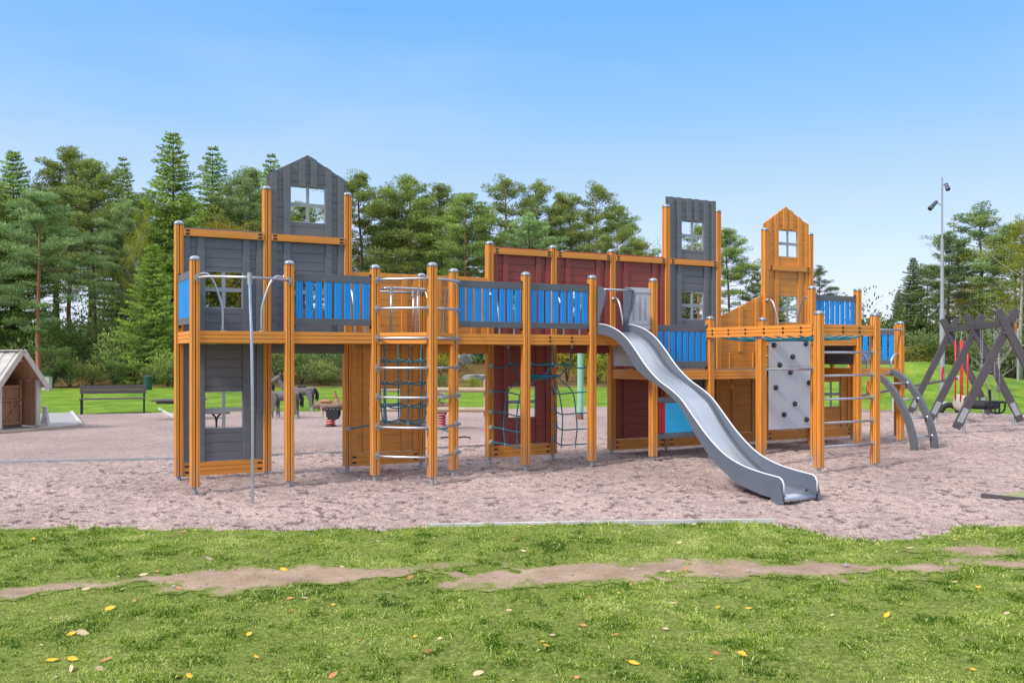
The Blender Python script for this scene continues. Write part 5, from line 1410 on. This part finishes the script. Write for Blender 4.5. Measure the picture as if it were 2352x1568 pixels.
for a in [
 ('bB', 120, 790, 47, 'shrub', 'upright juniper peeping over the right roof slope of the hut', 'shrub', SH, 1.2),
 ('bA', 160, 822, 47, 'shrub', 'rounded light green shrub left of the park bench', 'shrub', SH, 1.2),
 ('bD', 212, 838, 48, 'shrub', 'bushy shrub directly above the left end of the park bench', 'shrub', SH, 1.0),
 ('bB', 262, 826, 47.5, 'shrub', 'narrow shrub above the middle of the park bench', 'shrub', SH, 1.2),
 ('bD', 300, 760, 50, 'shrub', 'tall green shrub between park bench and litter bin', 'shrub', SH, 1.3),
 ('bA', 140, 735, 53, 'shrub', 'taller pale shrub under the hut pine', 'shrub', SH, 1.1),
 ('bE', 235, 740, 55, 'shrub', 'dark shrub under the red-trunked pine', 'shrub', SH, 1.3),
 ('bD', 385, 815, 48, 'shrub', 'green shrub beside the left corner post, right of the litter bin', 'shrub', SH, 1.2),
 ('bE', 470, 800, 50, 'shrub', 'dark shrub seen through the ground floor window of the grey panel', 'shrub', SH, 1.4),
 ('bD', 640, 770, 50, 'shrub', 'dense shrub behind the log horses', 'shrub', SH, 1.3),
 ('bE', 690, 812, 49, 'shrub', 'dark green shrub behind the horse tails', 'shrub', SH, 1.4),
 ('bD', 735, 830, 48.5, 'shrub', 'spreading green shrub left of the saddle rider', 'shrub', SH, 1.3),
 ('bE', 790, 790, 50, 'shrub', 'dark shrub behind the saddle rider', 'shrub', SH, 1.3),
 ('bC', 1012, 805, 52, 'shrub', 'yellow leaved shrub beside the squared boulder', 'shrub', None, .9),
 ('bA', 1010, 862, 46.5, 'shrub', 'low green growth above the round rail fence', 'shrub', SH, 1.6),
 ('bF', 1085, 866, 46.5, 'shrub', 'low yellow-green growth at the right end of the rail fence', 'shrub', SH, 1.6),
 ('bC', 1302, 790, 50, 'shrub', 'bright yellow shrub just left of the mint green pole', 'shrub', None, 1.1),
 ('bE', 1275, 760, 56, 'shrub', 'dark bush behind the bright yellow shrub', 'shrub', SH, 1.5),
 ('bF', 1372, 805, 49, 'shrub', 'yellow-green shrub between mint pole and the low deck', 'shrub', SH, 1.2),
 ('bE', 1345, 770, 56, 'shrub', 'dark bush behind the mint green pole', 'shrub', SH, 1.5),
 ('bE', 2105, 765, 50, 'shrub', 'dark bush on the mound top left of the mast', 'shrub', SH, 1.5),
 ('bC', 2080, 790, 49, 'shrub', 'autumn yellow bush beside the rightmost orange post', 'shrub', None, 1.4),
 ('bF', 2180, 780, 50, 'shrub', 'olive bush behind the left swing leg', 'shrub', SH, 1.4),
 ('bE', 2225, 760, 49, 'shrub', 'dark bush behind the red-sleeved swing', 'shrub', SH, 1.6),
 ('bE', 2320, 780, 47, 'shrub', 'dark bush behind the nearest swing leg', 'shrub', SH, 1.7),
 ('bE', 2400, 770, 47, 'shrub', 'dark bush outside the right picture edge', 'shrub', SH, 1.7),
 ('bF', 2015, 730, 72, 'shrub', 'distant loose bush between the two lowest orange posts', 'shrub', SH, 1.3),
 ('bA', 1960, 735, 75, 'shrub', 'distant bush behind the upper blue railing on the right', 'shrub', SH, 1.3)]:
    plant(*a)
# undergrowth reading as one mass under the trees
def undergrowth():
    t = Tree(99); r = t.r
    for u0, u1, n in ((-.75, .17, 620), (.38, .72, 160)):
        for k in range(n):
            u = r.uniform(u0, u1); d = r.uniform(54, 96) if u < .2 else r.uniform(50, 80)
            x = CX+FW[0]*d+RT[0]*d*u; y = CY+FW[1]*d+RT[1]*d*u; z = ground_z(x, y)
            hh = r.uniform(.4, 2.3)*(1 if d < 70 else 1.7)
            if -.13 < u < -.02 and d < 66: hh = .35
            t.clump(np.array([x, y, z+hh*.5]), r.uniform(.7, 1.4), .75*hh/1.2, 150, .35+r.normal(0, .18), .30, .6)
    V = leaf_verts(np.concatenate(t.C), np.concatenate(t.D), np.concatenate(t.L), np.concatenate(t.W)*1.2, t.r)
    o = np_mesh('undergrowth', V, 4, 'needle_dark', tint=np.clip(np.concatenate(t.T), 0, 1))
    tag(o, 'dark undergrowth and far trunks filling the wood', 'undergrowth', kind='stuff')
undergrowth()

def pebbles():
    n = 9000
    d = np.sqrt(rng.uniform(5.5**2, 15**2, n)); u = rng.uniform(-.62, .62, n); x = CX+FW[0]*d+RT[0]*d*u; y = CY+FW[1]*d+RT[1]*d*u
    s_ = sandmask(x, y); k = dirtmask(x, y); ok = (s_ < .02) | (k > 0) | (rng.random(n) < .03); x, y, s_, k = x[ok], y[ok], s_[ok], k[ok]; n = len(x)
    z = np.where(s_ < 0, hbase(x, y)-.008, hlawn(x, y)+.006)
    r = rng.uniform(.003, .010, n)*(1+2.0*(rng.random(n) < .03))
    base = np.array([(1, 0, 0), (0, 1, 0), (-1, 0, 0), (0, -1, 0), (0, 0, .8), (0, 0, -.8)], float)
    tri_ = [(0, 1, 4), (1, 2, 4), (2, 3, 4), (3, 0, 4)]
    th = rng.uniform(0, 6.3, n); ct, st_ = np.cos(th), np.sin(th); sq = rng.uniform(.5, 1.3, (n, 3))
    B = base[None]*sq[:, None, :]*r[:, None, None]; Bx = B[..., 0]*ct[:, None]-B[..., 1]*st_[:, None]; By = B[..., 0]*st_[:, None]+B[..., 1]*ct[:, None]
    P = np.stack([Bx+x[:, None], By+y[:, None], B[..., 2]+z[:, None]+r[:, None]*.3], -1)
    V = np.concatenate([P[:, list(t)] for t in tri_], 1).reshape(-1, 3)
    o = np_mesh('pebbles', V, 3, mat('small_stones', (.40, .35, .34), .85, var=.5, scale=30)); tag(o, 'small loose stones scattered over the gravel and bare earth', 'pebbles', kind='stuff')
pebbles()

# ------------------------------------------------------------------ fallen leaves
def leaves():
    import bmesh
    mats = {}
    for nm, c in (('yellow', (.80, .50, .03)), ('orange', (.60, .27, .09)), ('pale', (.68, .52, .30))):
        m, nt, b = new_mat('fallen_leaf_'+nm); b.inputs['Roughness'].default_value = .6
        tc = N(nt, 'ShaderNodeTexCoord'); n1 = noise_n(nt, 14, 4, .6, tc.outputs['Object']); r_ = ramp(nt, [(.35, tuple(np.array(c)*.6)), (.6, c)]); nt.links.new(n1.outputs['Fac'], r_.inputs[0]); nt.links.new(r_.outputs[0], b.inputs['Base Color'])
        mats[nm] = m
    shapes = {}
    rr = random.Random(12)
    for nm in mats:
        for v in range(4):
            L_ = 1.0; n = 7; vs = []; curl = rr.uniform(.1, .5); w0 = rr.uniform(.45, .62)
            for i in range(n):
                t = i/(n-1); w = w0*math.sin(math.pi*min(.97, .06+t*.94))**.7*(1-.25*t)
                z = curl*(t-.5)**2
                vs += [(t-.5, -w/2, z+curl*.35*w), (t-.5, 0, z), (t-.5, w/2, z+curl*.35*w)]
            b = MB(); b.add(vs, [(3*i+j, 3*i+j+1, 3*i+4+j, 3*i+3+j) for i in range(n-1) for j in (0, 1)])
            b.tube([(-.5, 0, .01), (-.8, .03, -.01), (-.95, .1, .0)], [.02, .016, .012], 4)
            me = bpy.data.meshes.new('leaf'); me.from_pydata([tuple(p) for p in b.v], [], b.f); me.materials.append(mats[nm]); me.shade_smooth(); shapes[nm, v] = me
    LAB = {'yellow': 'fallen yellow leaf lying on the near ground', 'orange': 'fallen orange-brown leaf lying on the near ground', 'pale': 'fallen dry pale leaf lying on the near ground'}
    spots = []
    # leaves seen in the photo (photo column, row, colour, size)
    for px_, py_, c, s in ((254, 1400, 'yellow', .085), (573, 1460, 'yellow', .08), (652, 1311, 'yellow', .085), (1897, 1227, 'yellow', .09), (2247, 1352, 'yellow', .085), (2037, 1417, 'yellow', .085), (1457, 1527, 'yellow', .075),
                          (1471, 1355, 'yellow', .06), (1203, 1268, 'pale', .07), (985, 1501, 'orange', .075), (1414, 1462, 'orange', .07), (765, 1556, 'orange', .07), (995, 1303, 'orange', .07), (942, 1328, 'orange', .08), (1572, 1311, 'orange', .07),
                          (411, 1355, 'orange', .07), (190, 1458, 'pale', .09), (165, 1459, 'yellow', .07), (120, 1520, 'yellow', .075), (168, 1517, 'yellow', .075), (165, 1543, 'pale', .08), (245, 1519, 'orange', .08), (232, 1541, 'pale', .08),
                          (437, 1559, 'yellow', .06), (405, 1560, 'yellow', .06), (700, 1376, 'pale', .06), (420, 1224, 'orange', .07), (77, 1240, 'yellow', .06), (330, 1322, 'pale', .08), (198, 1355, 'pale', .07), (480, 1285, 'pale', .09),
                          (735, 1244, 'yellow', .06), (955, 1466, 'yellow', .05), (667, 1377, 'orange', .06), (668, 1406, 'orange', .06), (1255, 1487, 'yellow', .05), (1355, 1375, 'orange', .05), (1340, 1440, 'orange', .05), (1530, 1448, 'pale', .06),
                          (1545, 1388, 'pale', .07), (1720, 1401, 'yellow', .05), (1706, 1507, 'yellow', .08), (1645, 1503, 'orange', .06), (1100, 1551, 'pale', .08), (2090, 1262, 'pale', .08), (1560, 1248, 'pale', .06), (1803, 1192, 'yellow', .05), (1826, 1194, 'yellow', .05),
                          (2236, 1542, 'yellow', .05), (1326, 1561, 'orange', .05), (2193, 1340, 'pale', .05), (1270, 1462, 'pale', .05), (280, 1358, 'pale', .07), (575, 1385, 'pale', .05), (1170, 1405, 'pale', .05)):
        for dd in np.arange(3.8, 14, .02):
            x, y = at(px_, dd); z = float(hlawn(np.array([x]), np.array([y]))[0])
            if Y0+(H_EYE-z)*F_PX/dd <= py_: break
        spots.append((x, y, z, c, s))
    for k in range(44):
        d = math.sqrt(rr.uniform(4.3**2, 10**2)); x, y = at(1176+rr.uniform(-.6, .6)*F_PX, d); spots.append((x, y, float(hlawn(np.array([x]), np.array([y]))[0]), rr.choice(['pale', 'orange', 'pale', 'yellow']), rr.uniform(.025, .05)))
    for x, y, z, c, s in spots:
        o = bpy.data.objects.new('fallen_leaf', shapes[c, rr.randrange(4)]); COL.objects.link(o)
        o.location = (x, y, z+.012); s *= .95; o.scale = (s, s, s); o.rotation_euler = (rr.uniform(.1, .8), rr.uniform(-.4, .4), -YAW+rr.uniform(-1.2, 1.2))
        tag(o, LAB[c], 'leaf', c+' fallen leaves')
leaves()

# ------------------------------------------------------------------ light, sky, camera
SUN_EL, SUN_AZ = math.radians(42), math.radians(-28)      # azimuth measured from view axis: sun behind the camera, to its left
w = bpy.data.worlds.new('World'); scene.world = w; w.use_nodes = True
nt = w.node_tree; L = nt.links.new; bg = nt.nodes['Background']
# direction towards the sun in world space
vd = -(FW*math.cos(math.radians(50))+RT*math.sin(math.radians(50)))
sd = Vector((vd[0]*math.cos(SUN_EL), vd[1]*math.cos(SUN_EL), math.sin(SUN_EL)))
sky = N(nt, 'ShaderNodeTexSky', sky_type='NISHITA'); sky.sun_disc = False; sky.sun_elevation = SUN_EL; sky.sun_rotation = math.atan2(sd.x, sd.y); sky.air_density = 1.0; sky.dust_density = 1.0; sky.ozone_density = 1.5
tc = N(nt, 'ShaderNodeTexCoord'); sx = N(nt, 'ShaderNodeSeparateXYZ'); L(tc.outputs['Generated'], sx.inputs[0])
K = 10.0
rp = ramp(nt, [(.0, (.82, .88, 1.02)), (.06, (.76, .85, 1.05)), (.13, (.56, .73, 1.03)), (.24, (.30, .56, .97)), (.345, (.17, .45, .98)), (.5, (.34, .52, .85)), (.8, (1.25, 1.28, 1.34)), (1.0, (1.4, 1.4, 1.42))]); L(sx.outputs['Z'], rp.inputs[0])
nz = N(nt, 'ShaderNodeTexNoise'); nz.inputs['Scale'].default_value = 2.2; nz.inputs['Detail'].default_value = 5
mpz = N(nt, 'ShaderNodeMapping'); mpz.inputs['Scale'].default_value = (1, 1, 4); L(tc.outputs['Generated'], mpz.inputs[0]); L(mpz.outputs[0], nz.inputs['Vector'])
hz = N(nt, 'ShaderNodeMapRange'); hz.inputs[1].default_value = .45; hz.inputs[2].default_value = .8; hz.inputs[4].default_value = .22; L(nz.outputs['Fac'], hz.inputs[0])
c1 = mixc(nt, hz.outputs[0], rp.outputs[0], (.88, .92, .98))
sc_ = mixc(nt, 1.0, c1, (K, K, K), 'MULTIPLY')
final = mixc(nt, .88, sky.outputs[0], sc_)
L(final, bg.inputs['Color']); bg.inputs['Strength'].default_value = .118
sun = bpy.data.lights.new('sun', 'SUN'); sun.energy = 3.3; sun.angle = math.radians(8); sun.color = (1, .95, .87)
so = bpy.data.objects.new('sun', sun); COL.objects.link(so); so.rotation_euler = sd.to_track_quat('Z', 'Y').to_euler()
cam = bpy.data.cameras.new('camera'); co = bpy.data.objects.new('camera', cam); COL.objects.link(co)
co.location = (CX, CY, H_EYE); co.rotation_euler = (math.radians(90), 0, -YAW)
cam.sensor_width = 36; cam.lens = F_PX/2352*36; cam.shift_y = (Y0-784)/2352; cam.clip_end = 4000; cam.clip_start = .05
scene.camera = co
scene.view_settings.view_transform = 'Standard'; scene.view_settings.look = 'None'; scene.view_settings.exposure = 0; scene.view_settings.gamma = 1
scene.cycles.max_bounces = 6; scene.cycles.diffuse_bounces = 3; scene.cycles.transparent_max_bounces = 4
